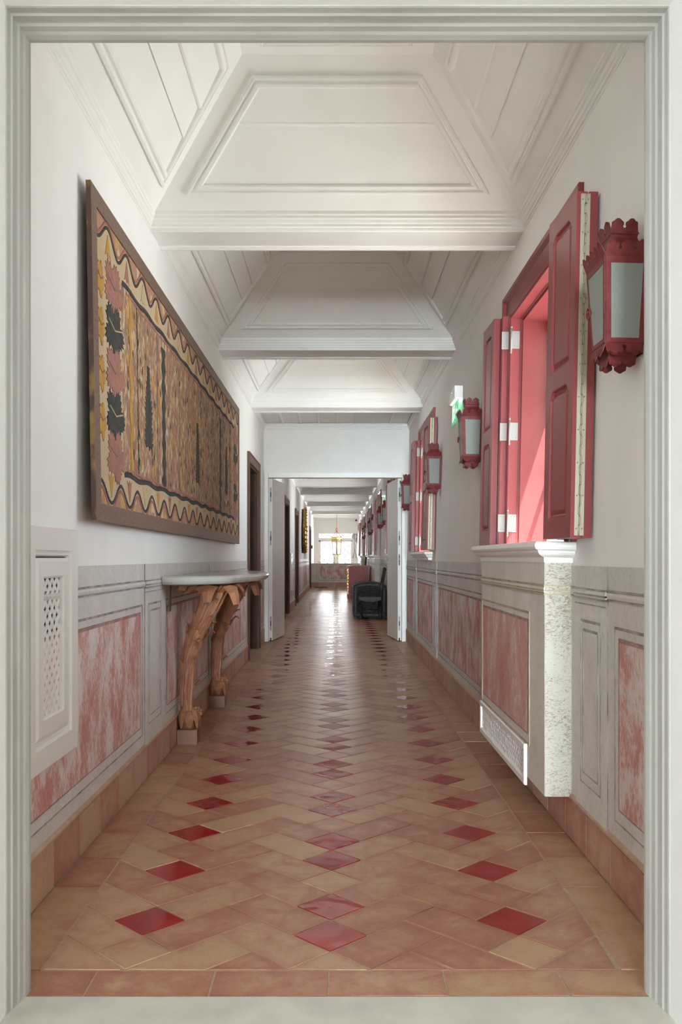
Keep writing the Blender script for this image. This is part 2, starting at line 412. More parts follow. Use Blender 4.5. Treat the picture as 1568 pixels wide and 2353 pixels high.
# ================================================================ WALLS
ldoors = [(9.74, 11.13), (16.5, 18.1), (20.9, 22.45), (32.2, 33.7)]     # casing extents
ZD = 2.245
mb = MB(); y = 2.31
for a, b_ in ldoors:
    a2, b2 = a+.10, b_-.10
    mb.box(XL-.32, XL, y, a2, 0, 2.95); mb.box(XL-.32, XL, a2, b2, ZD-.10, 2.95); y = b2
mb.box(XL-.32, XL, y, YEND+.2, 0, 2.95)
wall_left = mb.build('wall_left', 'plaster', kind='structure')
mb = MB(); y = 2.31; WX1 = XR+.36
for c in WINS:
    a, b_ = c-.645, c+.645
    for z0, z1 in ((0, 1.1), (1.1, 2.95)): mb.box(XR, WX1, y, a, z0, z1)
    mb.box(XR, WX1, a, b_, 0, 1.1); mb.box(XR, WX1, a, b_, 1.1, 1.163); mb.box(XR, WX1, a, b_, 2.42, 2.95); y = b_
mb.box(XR, WX1, y, YEND+.2, 0, 1.1); mb.box(XR, WX1, y, YEND+.2, 1.1, 2.95)
mb.xf(lambda p: lean(p) if p.x < 1.2 else p)
wall_right = mb.build('wall_right', 'plaster', kind='structure')
# wall in front (the camera looks through its doorway) and the hall behind the camera
mb = MB(); mb.box(-2.6, -.797, 1.2, 2.31, 0, 3.3); mb.box(.803, 2.6, 1.2, 2.31, 0, 3.3); mb.box(-.797, .803, 1.2, 2.31, 2.429, 3.3)
wall_front = mb.build('wall_front', 'plaster', kind='structure')
mb = MB(); mb.box(-2.75, -2.6, -11, 2.31, 0, 3.3); mb.box(2.6, 2.75, -11, 2.31, 0, 3.3)
mb.build('wall_hall', 'plaster', kind='structure')
MB().box(-2.75, 2.75, -11, 2.31, 3.3, 3.4).build('ceiling_hall', 'plaster', kind='structure')
# moulded doorway jamb
prof = [(0, 2.185), (.006, 2.187), (.0105, 2.192), (.0105, 2.206), (.005, 2.210), (.005, 2.213), (.0115, 2.217), (.0125, 2.238), (.008, 2.243), (.009, 2.247), (.0155, 2.252),
        (.0165, 2.264), (.012, 2.270), (.0125, 2.274), (.018, 2.280), (.0205, 2.298), (.0205, 2.311)]
mb = MB(); vs = []
for i_, (o_, yy) in enumerate(prof):
    o_ = o_ if o_ in (0, .0205) else .0205*(i_/16)*.88+o_*.12
    vs += [(-.797+o_, yy, 0), (-.797+o_, yy, 2.429-o_), (.803-o_, yy, 2.429-o_), (.803-o_, yy, 0)]
L = len(prof)
tr = empty('trim_1', (0, 2.25, 0), kind='structure')
for nm, k0, mt in (('jamb', 0, 'jamb'), ('header', 1, 'jambh'), ('jamb', 2, 'jamb')):
    mb = MB(); vv = [V(vs[i*4+k0+j])-V((0, 2.25, 0)) for i in range(L) for j in (0, 1)]
    mb.add(vv, [(i*2, i*2+1, i*2+3, i*2+2) for i in range(L-1)]); mb.build(nm, mt, tr)

# baseboards of terracotta tiles with a sloping cap
ends_l = [(2.32, 9.74), (11.13, PART0), (PART1, 16.5), (18.1, 20.9), (22.45, 32.2), (33.7, YPAR)]
def baseboard(name, xw, sgn, segs, xf):
    root = MB()
    fr = Fr((xw, 0, 0), (0, 1, 0), (0, 0, 1), (sgn, 0, 0))
    for a, b_ in segs: root.sweep([(0, -.001), (0, xf-.003), (.157, xf-.003), (.157, xf), (.165, xf), (.178, .001), (.178, -.001)], fr, a, b_)
    r = root.build(name, 'skirt_cap', kind='structure')
    for a, b_ in segs:
        y = 2.436
        while y < b_:
            q0, q1 = max(y, a), min(y+.30, b_)
            if q1-q0 > .02:
                mb = MB().tile(rect(-(q1-q0)/2+.0025, (q1-q0)/2-.0025, .003, .1545), Fr((0, 0, 0), (0, 1, 0), (0, 0, 1), (sgn, 0, 0)), xf-.005, xf+.001, .0012)
                o_ = mb.build('tile', 'skirt_tile', r); o_.location = (xw, (q0+q1)/2, 0)
            y += .30
    return r
baseboard('baseboard_left', XL, 1, ends_l, .013)
baseboard('baseboard_right', XR, -1, [(2.32, PART0), (PART1, YPAR)], .012)

# ---- dado
def bars(mb, fr, u0, u1, v0, v1, t, w, tt=None):   # thin rectangular outline
    tt = tt or t
    mb.prism(rect(u0, u1, v1-tt, v1), fr, 0, w); mb.prism(rect(u0, u1, v0, v0+t), fr, 0, w)
    mb.prism(rect(u0, u0+t, v0+t, v1-tt), fr, 0, w); mb.prism(rect(u1-t, u1, v0+t, v1-tt), fr, 0, w)
def dado(wall, xw, sgn, segs, pil, pinks, nmz=1.07):
    fr = Fr((xw+sgn*.003, 0, 0), (0, 1, 0), (0, 0, 1), (sgn, 0, 0))
    fb = Fr((xw, 0, 0), (0, 1, 0), (0, 0, 1), (sgn, 0, 0))
    for a, b_ in segs:
        MB().prism(rect(a, b_, .16, nmz), fb, -.01, .003).build('dado_panel', 'stone', wall)
        mb = MB()
        mb.prism(rect(a, b_, .984, .991), fr, 0, .004); mb.prism(rect(a, b_, .966, .971), fr, 0, .006); mb.prism(rect(a, b_, .952, .958), fr, 0, .003)
        mb.build('painted_rail_line', 'line', wall)
        MB().sweep([(.958, 0), (.960, .004), (.966, .006), (.972, .007), (.980, .005), (.984, 0)], fr, a, b_).build('dado_rail', 'stone', wall)
    for a, b_ in pil:
        mb = MB().prism(rect(a, b_, .16, nmz), fr, 0, .005)
        mb.sweep([(.950, .005), (.955, .010), (.972, .013), (.985, .010), (.990, .005)], fr, a-.004, b_+.004)
        p_ = mb.build('pilaster', 'stone', wall)
        f5 = Fr(fr(0, 0, .005), fr.U, fr.V, fr.N)
        mb = MB()
        for z in (.986, .966, .953): mb.prism(rect(a-.004, b_+.004, z-.003, z+.003), fr, 0, .0135)
        mb.prism(rect(a, b_, .928, .932), f5, 0, .003)
        bars(mb, f5, a+.065, b_-.075, .262, .872, .004, .002, .010); bars(mb, f5, a+.10, b_-.108, .30, .838, .004, .002, .010)
        mb.prism(rect(a-.004, a, .16, nmz), fr, 0, .004); mb.prism(rect(b_, b_+.004, .16, nmz), fr, 0, .004)
        mb.build('painted_line', 'line', p_)
    for a, b_ in pinks:
        p_ = MB().prism(rect(a, b_, .272, .836), fr, 0, .002).build('pink_panel', 'pink', wall)
        mb = MB(); bars(mb, fr, a-.045, b_+.045, .228, .872, .004, .003, .009); mb.build('panel_frame_line', 'line', wall)
        mb = MB(); bars(mb, fr, a, b_, .272, .836, .004, .0035, .013); mb.build('painted_edge', 'pinkline', p_)
dado(wall_left, XL, 1, [(2.32, 9.74), (11.13, PART0), (PART1, 16.5), (18.1, 20.9), (22.45, 32.2), (33.7, YPAR)],
     [(4.51, 4.98), (6.80, 7.15), (31.4, 31.8)], [(2.33, 4.41), (5.10, 6.72), (7.24, 9.62), (11.24, 11.82), (12.2, 16.3), (18.3, 20.6), (22.7, 25.8), (26.2, 28.6), (29.0, 31.2)])
wp = []; rp = [(2.33, 2.975)]
for c in WINS:
    wp += [(c-1.23, c-.83), (c+.86, c+1.28)]
for i, c in enumerate(WINS):
    if i: rp.append((c-.77, c+.77))
    nx = WINS[i+1]-1.33 if i+1 < 7 else 34.0
    a = c+1.40
    if a < PART0 < nx: rp += [(a, PART0-.06)]; a = PART1+.2
    if nx-a > .2 and a < 33: rp.append((a, min(nx, 34.0)))
dado(wall_right, XR, -1, [(2.32, PART0), (PART1, YPAR)], [p for p in wp if p[1] < YPAR-.1], rp)

# ================================================================ CEILING
ceiling = MB().box(-1.35, 1.35, 2.2, YEND+.3, 3.46, 3.56).build('ceiling', 'ceiling', kind='structure')
mbw = MB(); mbw.box(-1.33, -1.25, 2.31, YEND+.2, 2.9, 3.47); mbw.box(1.25, 1.33, 2.31, YEND+.2, 2.9, 3.47); mbw.box(-1.33, 1.33, 2.2, 2.31, 3.2, 3.47)
mbw.build('trim_2', 'ceiling', kind='structure')
CXL, CXR = XL, .965
CPROF = [(-.01, 0), (.003, 0), (.003, .010), (.010, .014), (.010, .026), (.016, .032), (.020, .046), (.027, .052), (.027, .064), (.033, .070), (.033, .086)]
R_, T_ = .494, .522
bays = [(2.31, 4.66), (4.94, 7.33), (7.65, 10.11)]
y = 13.16
b2 = [(PART1, 13.16)]
while y < 37.0:
    b2.append((y+.28, y+2.70)); y += 2.70
b2.append((y+.28, YEND))
MOLD = [(0, 0), (.0, .016), (.010, .021), (.016, .021), (.020, .012), (.026, .012), (.034, .024), (.046, .026), (.052, .020), (.055, .006), (.055, 0)]
def slope(parent, P0, P1, P2, P3, far):   # P0,P1 eave ends; P2,P3 ridge ends (above P1,P0)
    P0, P1, P2, P3 = map(V, (P0, P1, P2, P3))
    U = (P1-P0).normalized(); Wd = (P3-P0); Vv = (Wd-U*Wd.dot(U)).normalized(); N = U.cross(Vv).normalized()
    ctr = V(((CXL+CXR)/2, (P0.y+P1.y+P2.y+P3.y)/4, 2.0))
    if N.dot(ctr-P0) < 0: N = -N
    fr = Fr(P0, U, Vv, N)
    quad = [(0, 0), ((P1-P0).dot(U), 0), ((P2-P0).dot(U), (P2-P0).dot(Vv)), ((P3-P0).dot(U), (P3-P0).dot(Vv))]
    mb = MB().prism(quad, fr, -.02, 0)
    pn = mb.build('coffer_slope', 'ceiling', parent)
    q1 = inset(quad, .085); q2 = inset(q1, .053)
    MB().ring(q1, MOLD, fr).build('panel_moulding', 'ceiling', pn)
    vmin = q2[0][1]; vmax = q2[2][1]; H = vmax-vmin
    def band(v0, v1):
        q = clip(clip(q2, 0, -1, -v0), 0, 1, v1); return q
    cuts = [0, .335, .65, 1.0]
    for i in range(3):
        v0, v1 = vmin+cuts[i]*H, vmin+cuts[i+1]*H
        q = band(v0+.0015, v1)
        if len(q) < 3: continue
        hh = [(.013, .004), (.013, .002), (.016, .004)][i]
        n_ = len(q)
        def hgt(p): f = (p[1]-v0)/(v1-v0); return hh[0]+(hh[1]-hh[0])*f
        vs_ = [fr(*p, 0) for p in q]+[fr(*p, hgt(p)) for p in q]
        mb = MB().add(vs_, [tuple(range(n_))[::-1], tuple(range(n_, 2*n_))]+[(k, (k+1) % n_, n_+(k+1) % n_, n_+k) for k in range(n_)])
        if far: mb.build('plank', 'ceiling', pn)
        else:
            pn_all.add(mb.v, mb.f)
        if i == 2:    # bead at the upper joint
            xs_ = [p[0] for p in q if abs(p[1]-(v0+.0015)) < .002]
            if len(xs_) >= 2: MB().sweep([(v0-.012, 0), (v0-.012, .012), (v0-.006, .018), (v0+.002, .018), (v0+.004, .012)], fr, min(xs_), max(xs_)).build('joint_bead', 'ceiling', pn)
    return pn
def bay(y0, y1, detail, t=T_, r=R_):
    global pn_all
    pn_all = MB()
    root = MB().ring(rect(CXL, CXR, y0, y1), CPROF, Fr((0, 0, ZC), (1, 0, 0), (0, 1, 0), (0, 0, 1))).build('cornice', 'ceiling', ceiling)
    e = .033; x0, x1, a, b_ = CXL+e, CXR-e, y0+e, y1-e; z0 = ZC+.086
    if b_-a < 1.3:     # short flat bay with boards running lengthwise
        cb = MB().box(x0-.02, x1+.02, a-.02, b_+.02, z0, z0+.02).build('coffer_panel', 'ceiling', ceiling)
        k = 0; xx = x0
        step = .262
        nb = 8; wd = (x1-x0)/nb
        for i in range(nb):
            MB().prism(rect(x0+i*wd+.002, x0+(i+1)*wd-.002, a, b_), Fr((0, 0, z0), (1, 0, 0), (0, 1, 0), (0, 0, -1)), 0, .008+.006*(i % 2), .003).build('plank', 'ceiling', cb)
        MB().ring(rect(x0, x1, a, b_), [(0, 0), (0, .02), (.03, .02), (.036, .012), (.045, .012), (.05, 0)], Fr((0, 0, z0), (1, 0, 0), (0, 1, 0), (0, 0, -1))).build('panel_moulding', 'ceiling', cb)
        return
    z1 = z0+t
    A, B, C_, D2 = (x0, a, z0), (x1, a, z0), (x1, b_, z0), (x0, b_, z0)
    a_, b__, c_, d_ = (x0+r, a+r, z1), (x1-r, a+r, z1), (x1-r, b_-r, z1), (x0+r, b_-r, z1)
    for q in ((A, B, b__, a_), (B, C_, c_, b__), (C_, D2, d_, c_), (D2, A, a_, d_)): slope(ceiling, *q, detail)
    if pn_all.v: pn_all.build('plank_rows', 'ceiling', ceiling, kind='stuff')
    tp = MB().box(x0+r-.01, x1-r+.01, a+r-.01, b_-r+.01, z1, z1+.02).build('coffer_top', 'ceiling', ceiling)
    MB().ring(rect(x0+r+.085, x1-r-.085, a+r+.085, b_-r-.085), MOLD, Fr((0, 0, z1), (1, 0, 0), (0, 1, 0), (0, 0, -1))).build('panel_moulding', 'ceiling', tp)
for a, b_ in bays: bay(a, b_, True)
# short end bay of the first passage
def flat_bay(y0, y1):
    MB().ring(rect(CXL, CXR, y0, y1), CPROF, Fr((0, 0, ZC), (1, 0, 0), (0, 1, 0), (0, 0, 1))).build('cornice', 'ceiling', ceiling)
    z0 = ZC+.086; x0, x1 = CXL+.033, CXR-.033; a, b_ = y0+.033, y1-.033
    cb = MB().box(x0-.02, x1+.02, a-.02, b_+.02, z0+.01, z0+.03).build('coffer_panel', 'ceiling', ceiling)
    nb = 8; wd = (x1-x0)/nb; fd = Fr((0, 0, z0+.01), (1, 0, 0), (0, 1, 0), (0, 0, -1))
    for i in range(nb):
        mb = MB(); u0 = x0+i*wd+.001; u1 = u0+wd-.002
        vs_ = [fd(u0, a, 0), fd(u1, a, 0), fd(u1, b_, 0), fd(u0, b_, 0), fd(u0, a, .006), fd(u1, a, .002), fd(u1, b_, .002), fd(u0, b_, .006)]
        mb.add(vs_, [(3, 2, 1, 0), (4, 5, 6, 7), (0, 1, 5, 4), (1, 2, 6, 5), (2, 3, 7, 6), (3, 0, 4, 7)]); mb.build('plank', 'ceiling', cb)
        if i: MB().prism(rect(u0-.016, u0+.014, a+.05, b_-.05), fd, 0, .020, .005).build('batten', 'ceiling', cb)
flat_bay(10.45, PART0)
for i, (a, b_) in enumerate(b2):
    if b_-a < 1.3: flat_bay(a, b_)
    else: bay(a, b_, False)
beams = [(4.66, 4.94), (7.33, 7.65), (10.11, 10.45)]+[(b2[i][1], b2[i+1][0]) for i in range(len(b2)-1)]
for a, b_ in beams:
    bm_ = MB().box(CXL-.02, CXR+.02, a, b_, ZC, ZC+.62).build('beam', 'ceiling', ceiling)
    fr = Fr((0, 0, ZC), (1, 0, 0), (0, 1, 0), (0, 0, -1))
    mb = MB(); mb.sweep([(a+.0, 0), (a, .004), (a+.008, .008), (a+.016, .004), (a+.018, 0)], fr, CXL, CXR)
    mb.sweep([(b_-.040, 0), (b_-.040, .005), (b_-.026, .010), (b_-.020, .006), (b_-.016, .012), (b_, .012), (b_, 0)], fr, CXL, CXR)
    mb.build('beam_bead', 'ceiling', bm_)

# ================================================================ PARTITION + white double door
mb = MB(); mb.box(XL-.02, -.893, PART0, PART1, 0, 2.16); mb.box(.863, .965, PART0, PART1, 0, 2.16)
mb.box(XL-.02, .985, PART0, PART1, 2.154, 3.47)
mb.build('wall_partition', 'plaster', kind='structure')
mb = MB()
fp = Fr((0, PART0, 0), (1, 0, 0), (0, 0, 1), (0, -1, 0))
for x0, x1, z0, z1 in ((-.945, -.893, 0, 2.218), (.863, .913, 0, 2.218), (-.893, .863, 2.154, 2.218)):
    mb.prism(rect(x0, x1, z0, z1), fp, -.02, .018, .004)
mb.prism(rect(-.945, .913, 2.212, 2.222), fp, 0, .024)
dr = empty('door_1', (0, PART0, 0), kind='structure')
mb.xf(lambda p: (p.x, p.y-PART0, p.z)); mb.build('door_casing', 'white', dr)
def leaf(x, ang, side):
    # local: hinge at origin, leaf along +y, thickness toward the wall
    lf = empty('door_leaf', (x, .03, 0), (0, 0, ang), parent=dr)
    s_ = side
    x0, x1 = (-.05, 0) if s_ < 0 else (0, .05)
    MB().box(x0, x1, 0, .86, .012, 2.148).build('leaf_board', 'white', lf)
    mb = MB(); mb2 = MB()
    xm = (x0+x1)/2+.004*s_*-1
    fr = Fr((0, 0, 0), (1, 0, 0), (0, 0, 1), (0, -1, 0))
    for zc in (1.935, 1.36, .235):
        pl = [(xm+.011*math.cos(a), zc+(.085 if math.sin(a) > 0 else -.085)+.011*math.sin(a)) for a in [2*PI*k/12+.01 for k in range(12)]]
        mb.prism(pl, fr, -.002, .002)
        mb2.prism(rect(xm-.005, xm+.006, zc-.03, zc+.03), fr, .002, .004)
    mb.build('hinge_plate', 'steelgrey', lf); mb2.build('hinge_slot', 'black', lf)
    mb = MB().box(xm-.008, xm+.008, -.004, .02, .0, .045); mb.build('floor_bolt', 'black', lf)
    if s_ > 0:
        mb = MB().tube([(-.002, .80, 1.085), (-.045, .80, 1.085)], .009, 8); mb.tube([(-.045, .80, 1.085), (-.052, .78, 1.085), (-.053, .68, 1.085)], .008, 8)
        mb.lathe([(0, 0), (.024, 0), (.024, -.008), (0, -.008)], (-.0, .80, 1.085), 14, 'x'); mb.build('door_handle', 'brass', lf)
        mb = MB().lathe([(0, 0), (.022, 0), (.022, -.010), (.012, -.02), (0, -.02)], (0, .80, .995), 14, 'x'); mb.build('lock_cylinder', 'brass', lf)
        mb = MB().prism(rect(xm-.010, xm+.010, 1.0, 1.15), fr, -.002, .002); mb.build('strike_plate', 'steel', lf)
        MB().prism(rect(xm-.005, xm+.005, 1.045, 1.065), fr, .0, .0035).prism(rect(xm-.005, xm+.005, 1.015, 1.03), fr, .0, .0035).prism(rect(xm-.005, xm+.005, 1.1, 1.125), fr, .0, .0035).build('strike_slot', 'black', lf)
leaf(-.843, -math.radians(7.5), -1); leaf(.812, math.radians(6.0), 1)

# ================================================================ dark wooden doors on the left wall
for i, (a, b_) in enumerate(ldoors):
    c = (a+b_)/2; h = (b_-a)/2
    r = empty('door_%d' % (i+2), (XL, c, 0), kind='structure')
    f_ = Fr((0, 0, 0), (0, 1, 0), (0, 0, 1), (1, 0, 0))
    mb = MB(); cw = .105
    for u0, u1, v0, v1 in ((-h, -h+cw, 0, ZD-cw), (h-cw, h, 0, ZD-cw), (-h, h, ZD-cw, ZD)):
        mb.prism(rect(u0, u1, v0, v1), f_, -.02, .022, .004)
    mb.ring(rect(-h, h, -.2, ZD), [(0, .02), (0, .028), (.015, .030), (.022, .022)], f_)
    mb.build('door_casing', 'wood_edge', r)
    mb = MB()
    mb.prism(rect(-h+cw-.006, -h+cw+.022, 0, ZD-cw), f_, -.22, .0); mb.prism(rect(h-cw-.022, h-cw+.006, 0, ZD-cw), f_, -.22, .0)
    mb.prism(rect(-h+cw, h-cw, ZD-cw-.022, ZD-cw+.006), f_, -.22, .0); mb.build('reveal', 'wood_dark', r)
    fd = Fr((-.17, 0, 0), (0, 1, 0), (0, 0, 1), (1, 0, 0))
    lf = MB().prism(rect(-h+cw+.02, h-cw-.02, .01, ZD-cw-.02), fd, -.04, 0).build('door_board', 'wood_dark', r)
    mb = MB()
    for v0, v1 in ((.15, .95), (1.08, 2.0)):
        for u0, u1 in ((-h+cw+.10, -.04), (.04, h-cw-.10)): mb.ring(rect(u0, u1, v0, v1), [(0, 0), (.0, .012), (.02, .012), (.035, 0)], fd)
    mb.build('panel_moulding', 'wood_dark', lf)

# ================================================================ grille hatches on the left wall
def lattice(fr, u0, u1, v0, v1, pitch, width, w0, w1, parent, mat='white'):
    cu, cv = (u0+u1)/2, (v0+v1)/2; H = (u1-u0)+(v1-v0); nn = int(H/pitch)+1
    for sg in (1, -1):
        for k in range(-nn, nn+1):
            o_ = k*pitch*1.0
            d = V((1, sg)).normalized(); nrm = V((-d.y, d.x)); c0 = V((cu, cv))+V((0, 1))*o_
            p = [c0-d*H+nrm*(-width/2), c0+d*H+nrm*(-width/2), c0+d*H+nrm*width/2, c0-d*H+nrm*width/2]
            q = clip_rect([tuple(x) for x in p], u0, u1, v0, v1)
            if len(q) >= 3 and abs(parea(q)) > 1e-5:
                if parea(q) < 0: q = q[::-1]
                sh = 0 if sg > 0 else (w1-w0)*.35
                MB().prism(q, fr, w0-sh, w1-sh).build('lattice_slat', mat, parent)
def hatch(yc, half, z0, z1, label, name='grille_hatch'):
    r = empty(name, (XL+.004, yc, z0), label=label, cat='wall hatch', group=None)
    f_ = Fr((0, 0, -z0), (0, 1, 0), (0, 0, 1), (1, 0, 0)); h = half
    ou = rect(-h, h, z0, z1)
    MB().ring(ou, [(0, -.004), (0, .016), (.004, .020), (.075, .020), (.078, .012), (.084, .010), (.090, .014), (.096, .004), (.096, -.004)], f_).build('hatch_frame', 'white', r)
    inn = rect(-h+.096, h-.096, z0+.096, z1-.096); iu = h-.096
    dr_ = MB(); q = inset(inn, .004)
    dr_.ring(q, [(0, .0), (0, .012), (.012, .018), (.060, .018), (.066, .013), (.066, -.003)], f_)
    d_ = dr_.build('hatch_door', 'white', r)
    MB().prism(inn, f_, -.004, -.001).build('dark_back', 'black', r)
    a, b_ = z0+.096+.07, z1-.096-.07
    MB().prism(rect(-iu+.01, iu-.01, z1-.107, z1-.099), f_, 0, .006).build('shadow_gap', 'black', r)
    lattice(f_, -iu+.07, iu-.07, a, b_, .0495, .0185, .001, .0035, d_)
    return r
hatch(3.01, .27, .42, 1.20, 'white framed hatch with diamond lattice beside the marble threshold doorway')
hatch(19.1, .27, .42, 1.20, 'narrow white lattice hatch between two dark wooden doors beyond the white double door')

# ================================================================ WINDOWS
SHZ = 2.42
def shutter_leaf(y0, y1, x_in, x_out, parent, panel_side, zb=1.172, zt=2.425, rotz=0, piv=(0, 0)):
    """leaf slab between local x_in..x_out, y0..y1; panels on the side facing the room (-x) and/or facing edge"""
    e = empty('shutter_leaf', (piv[0], piv[1], 0), (0, 0, rotz), parent=parent)
    y0 -= piv[1]; y1 -= piv[1]; x_in -= piv[0]; x_out -= piv[0]
    fr = Fr((x_in, 0, -1.1), (0, 1, 0), (0, 0, 1), (-1, 0, 0))
    T = x_out-x_in; wd = y1-y0; m_ = .055
    def pan(v0, v1, cham):
        u0, u1 = y0+m_, y1-m_; c_ = .035
        return [(u0, v0), (u1, v0), (u1, v1-c_), (u1-c_*.5, v1-c_*.35), (u1-c_, v1), (u0+c_, v1), (u0+c_*.5, v1-c_*.35), (u0, v1-c_)]
    ps = [pan(zb+.075, zb+.575, 0), pan(zb+.645, zt-.07, 0)] if panel_side else []
    # slab with recesses: front face built as frame rails + recessed panel
    mb = MB()
    if not ps: mb.prism(rect(y0, y1, zb, zt), fr, -T, 0, .002)
    else:
        mb.prism(rect(y0, y1, zb, zt), fr, -T, -.012)
        g0 = 0
        mb.prism(rect(y0, y0+m_, zb, zt), fr, -.012, 0); mb.prism(rect(y1-m_, y1, zb, zt), fr, -.012, 0)
        mb.prism(rect(y0+m_, y1-m_, zb, zb+.075), fr, -.012, 0); mb.prism(rect(y0+m_, y1-m_, zb+.575, zb+.645), fr, -.012, 0); mb.prism(rect(y0+m_, y1-m_, zt-.07, zt), fr, -.012, 0)
        for p in ps:      # corner fillers of the shaped panel heads
            (u0, v0), (u1, _), (_, v1c) = p[0], p[1], p[2]; v1 = p[4][1]
            mb.prism([p[2], (u1, v1), p[4], p[3]], fr, -.012, 0); mb.prism([p[5], (u0, v1), p[7], p[6]], fr, -.012, 0)
    mb.build('leaf_board', 'red', e)
    for p in ps:
        pm = MB().ring(p, [(-.002, 0), (.004, -.001), (.010, -.010), (.018, -.012), (.030, -.004), (.034, -.003)], fr)
        q = inset(p, .034); pm.prism(q, fr, -.011, -.003); pm.build('raised_panel', 'red', e)
    return e
def make_window(c):
    r = empty('window_1', (XR, c, 1.1), (0, LEAN, 0), kind='structure')
    # everything in wall-local coords: x rel. to XR, y rel. to c, z rel. to 1.1
    fr = Fr((0, 0, -1.1), (0, 1, 0), (0, 0, 1), (-1, 0, 0)); o = .645; zb, zt = 1.163, 2.42
    cas = MB()
    inn = [( -o, zb-.6), (o, zb-.6), (o, zt), (-o, zt)]
    # architrave: outer -.81/.80
    def arch(prof):
        # prof (offset outward fraction 0..1, height)
        vs_ = []
        for f, h in prof:
            l_, rr_, tp = -.645-.165*f, .645+.155*f, zt+.135*f
            vs_ += [fr(l_, zb, h), fr(l_, tp, h), fr(rr_, tp, h), fr(rr_, zb, h)]
        L_ = len(prof); cas.add(vs_, [(i*4+j, i*4+j+1, (i+1)*4+j+1, (i+1)*4+j) for i in range(L_-1) for j in range(3)])
    arch([(0, -.03), (0, .004), (.06, .012), (.14, .012), (.18, .006), (.70, .006), (.76, .014), (.82, .022), (.96, .024), (1.0, .020), (1.0, -.005)])
    cas.build('casing', 'red', r)
    # rebate and reveal lining
    mb = MB()
    def lining(y0, y1, z0, z1, xa, xb, t_=.02):
        mb.box(xa, xb, y0, y0+t_, z0-1.1, z1-1.1); mb.box(xa, xb, y1-t_, y1, z0-1.1, z1-1.1); mb.box(xa, xb, y0+t_, y1-t_, z1-t_-1.1, z1-1.1)
    lining(-o, o, zb, zt, -.002, .36, .012)
    lining(-o+.010, o-.010, zb, zt-.010, .062, .36, .018)
    lining(-o+.005, o-.005, zb, zt-.005, .05, .0625, .010)
    mb.build('reveal_lining', 'red', r)
    # casement frame and glass
    fg = Fr((.225, 0, -1.1), (0, 1, 0), (0, 0, 1), (-1, 0, 0))
    mb = MB(); iy = .617
    mb.ring(rect(-iy, iy, zb, zt-.028), [(0, -.03), (0, .012), (.035, .012), (.045, .004), (.045, -.03)], fg)
    mb.prism(rect(-.035, .035, zb+.04, zt-.07), fg, -.02, .014)
    for z in (1.58, 2.0): mb.prism(rect(-iy+.04, -.035, z-.012, z+.012), fg, -.012, .006); mb.prism(rect(.035, iy-.04, z-.012, z+.012), fg, -.012, .006)
    mb.build('window_frame', 'whitewarm', r)
    for u0, u1 in ((-iy+.04, -.03), (.03, iy-.04)): MB().prism(rect(u0, u1, zb+.04, zt-.065), fg, -.006, -.003).build('pane', 'glass', r)
    # shutters: two folded pairs
    # pair on the side next to the camera: folded stack over the wall, piano hinge strip on the edge
    s1 = shutter_leaf(-1.040, -.700, -.106, -.066, r, True, rotz=math.radians(3.4), piv=(-.062, -.705))
    s2 = shutter_leaf(-1.040, -.675, -.046, -.012, r, False, rotz=math.radians(.5), piv=(-.014, -.675))
    # piano hinge on the folded edge (faces the camera side)
    fe = Fr((0, -1.043, -1.1), (1, 0, 0), (0, 0, 1), (0, -1, 0))
    mb = MB(); xo = -.055; 
    ph = empty('piano_hinge', (0, 0, 0), parent=r)
    mb.prism(rect(xo-.017, xo-.002, 1.18, 2.415), fe, -.004, .002); mb.prism(rect(xo+.002, xo+.017, 1.18, 2.415), fe, -.004, .002)
    mb.build('hinge_strip', 'brass', ph)
    mb = MB(); 
    for k in range(34): mb.tube([fe(xo+.0015*(1 if k % 2 else -1), 1.182+.0363*k, .004), fe(xo+.0015*(1 if k % 2 else -1), 1.182+.0363*(k+1)-.003, .004)], .0036, 6)
    mb.build('hinge_knuckles', 'brass', ph)
    mb = MB()
    for k in range(11):
        for dx in (-.010, .010): mb.lathe([(.0032, 0), (.0026, -.0014), (0, -.002)], fe(xo+dx, 1.205+.119*k, .002), 8, 'y')
    mb.build('rivets', 'steel', ph)
    # far pair
    shutter_leaf(.715, 1.030, -.080, -.046, r, True, rotz=math.radians(1.5), piv=(-.05, .715))
    shutter_leaf(.662, 1.0, -.043, -.010, r, False, rotz=math.radians(1.0), piv=(-.01, .662))
    # H hinges on both jambs
    for yj, sg in ((.655, -1), (-.655, 1)):
        fh = Fr((0, yj, -1.1), (1, 0, 0), (0, 0, 1), (0, sg, 0))
        for zc in (1.29, 1.79, 2.29):
            hh = empty('hinge', (0, 0, 0), parent=r)
            mb = MB(); mb.prism(rect(-.047, -.006, zc-.048, zc+.048), fh, 0, .003); mb.prism(rect(-.006, .001, zc-.0, zc+.048), fh, 0, .003)
            fh2 = Fr((0, yj+sg*.022, -1.1), (1, 0, 0), (0, 0, 1), (0, sg, 0))
            mb.prism(rect(.004, .047, zc-.048, zc+.048), fh2, 0, .003); mb.prism(rect(-.003, .004, zc-.048, zc), fh2, 0, .003)
            mb.tube([(0, yj+sg*.025, zc-1.1-.062), (0, yj+sg*.025, zc-1.1+.062)], .0055, 8)
            for s2_ in (-1, 1): mb.lathe([(0, .010), (.005, .006), (.0065, 0), (.004, -.006), (0, -.008)], (0, yj+sg*.025, zc-1.1+s2_*.068), 8)
            for dx in (-.036, -.020, .020, .036):
                for dz in (-.035, .035): mb.lathe([(.003, 0), (.002, sg*.001), (0, sg*.0015)], (dx, yj+sg*(.003 if dx < 0 else .025), zc-1.1+dz), 6, 'y')
            mb.build('hinge_plates', 'steel', hh)
    return r
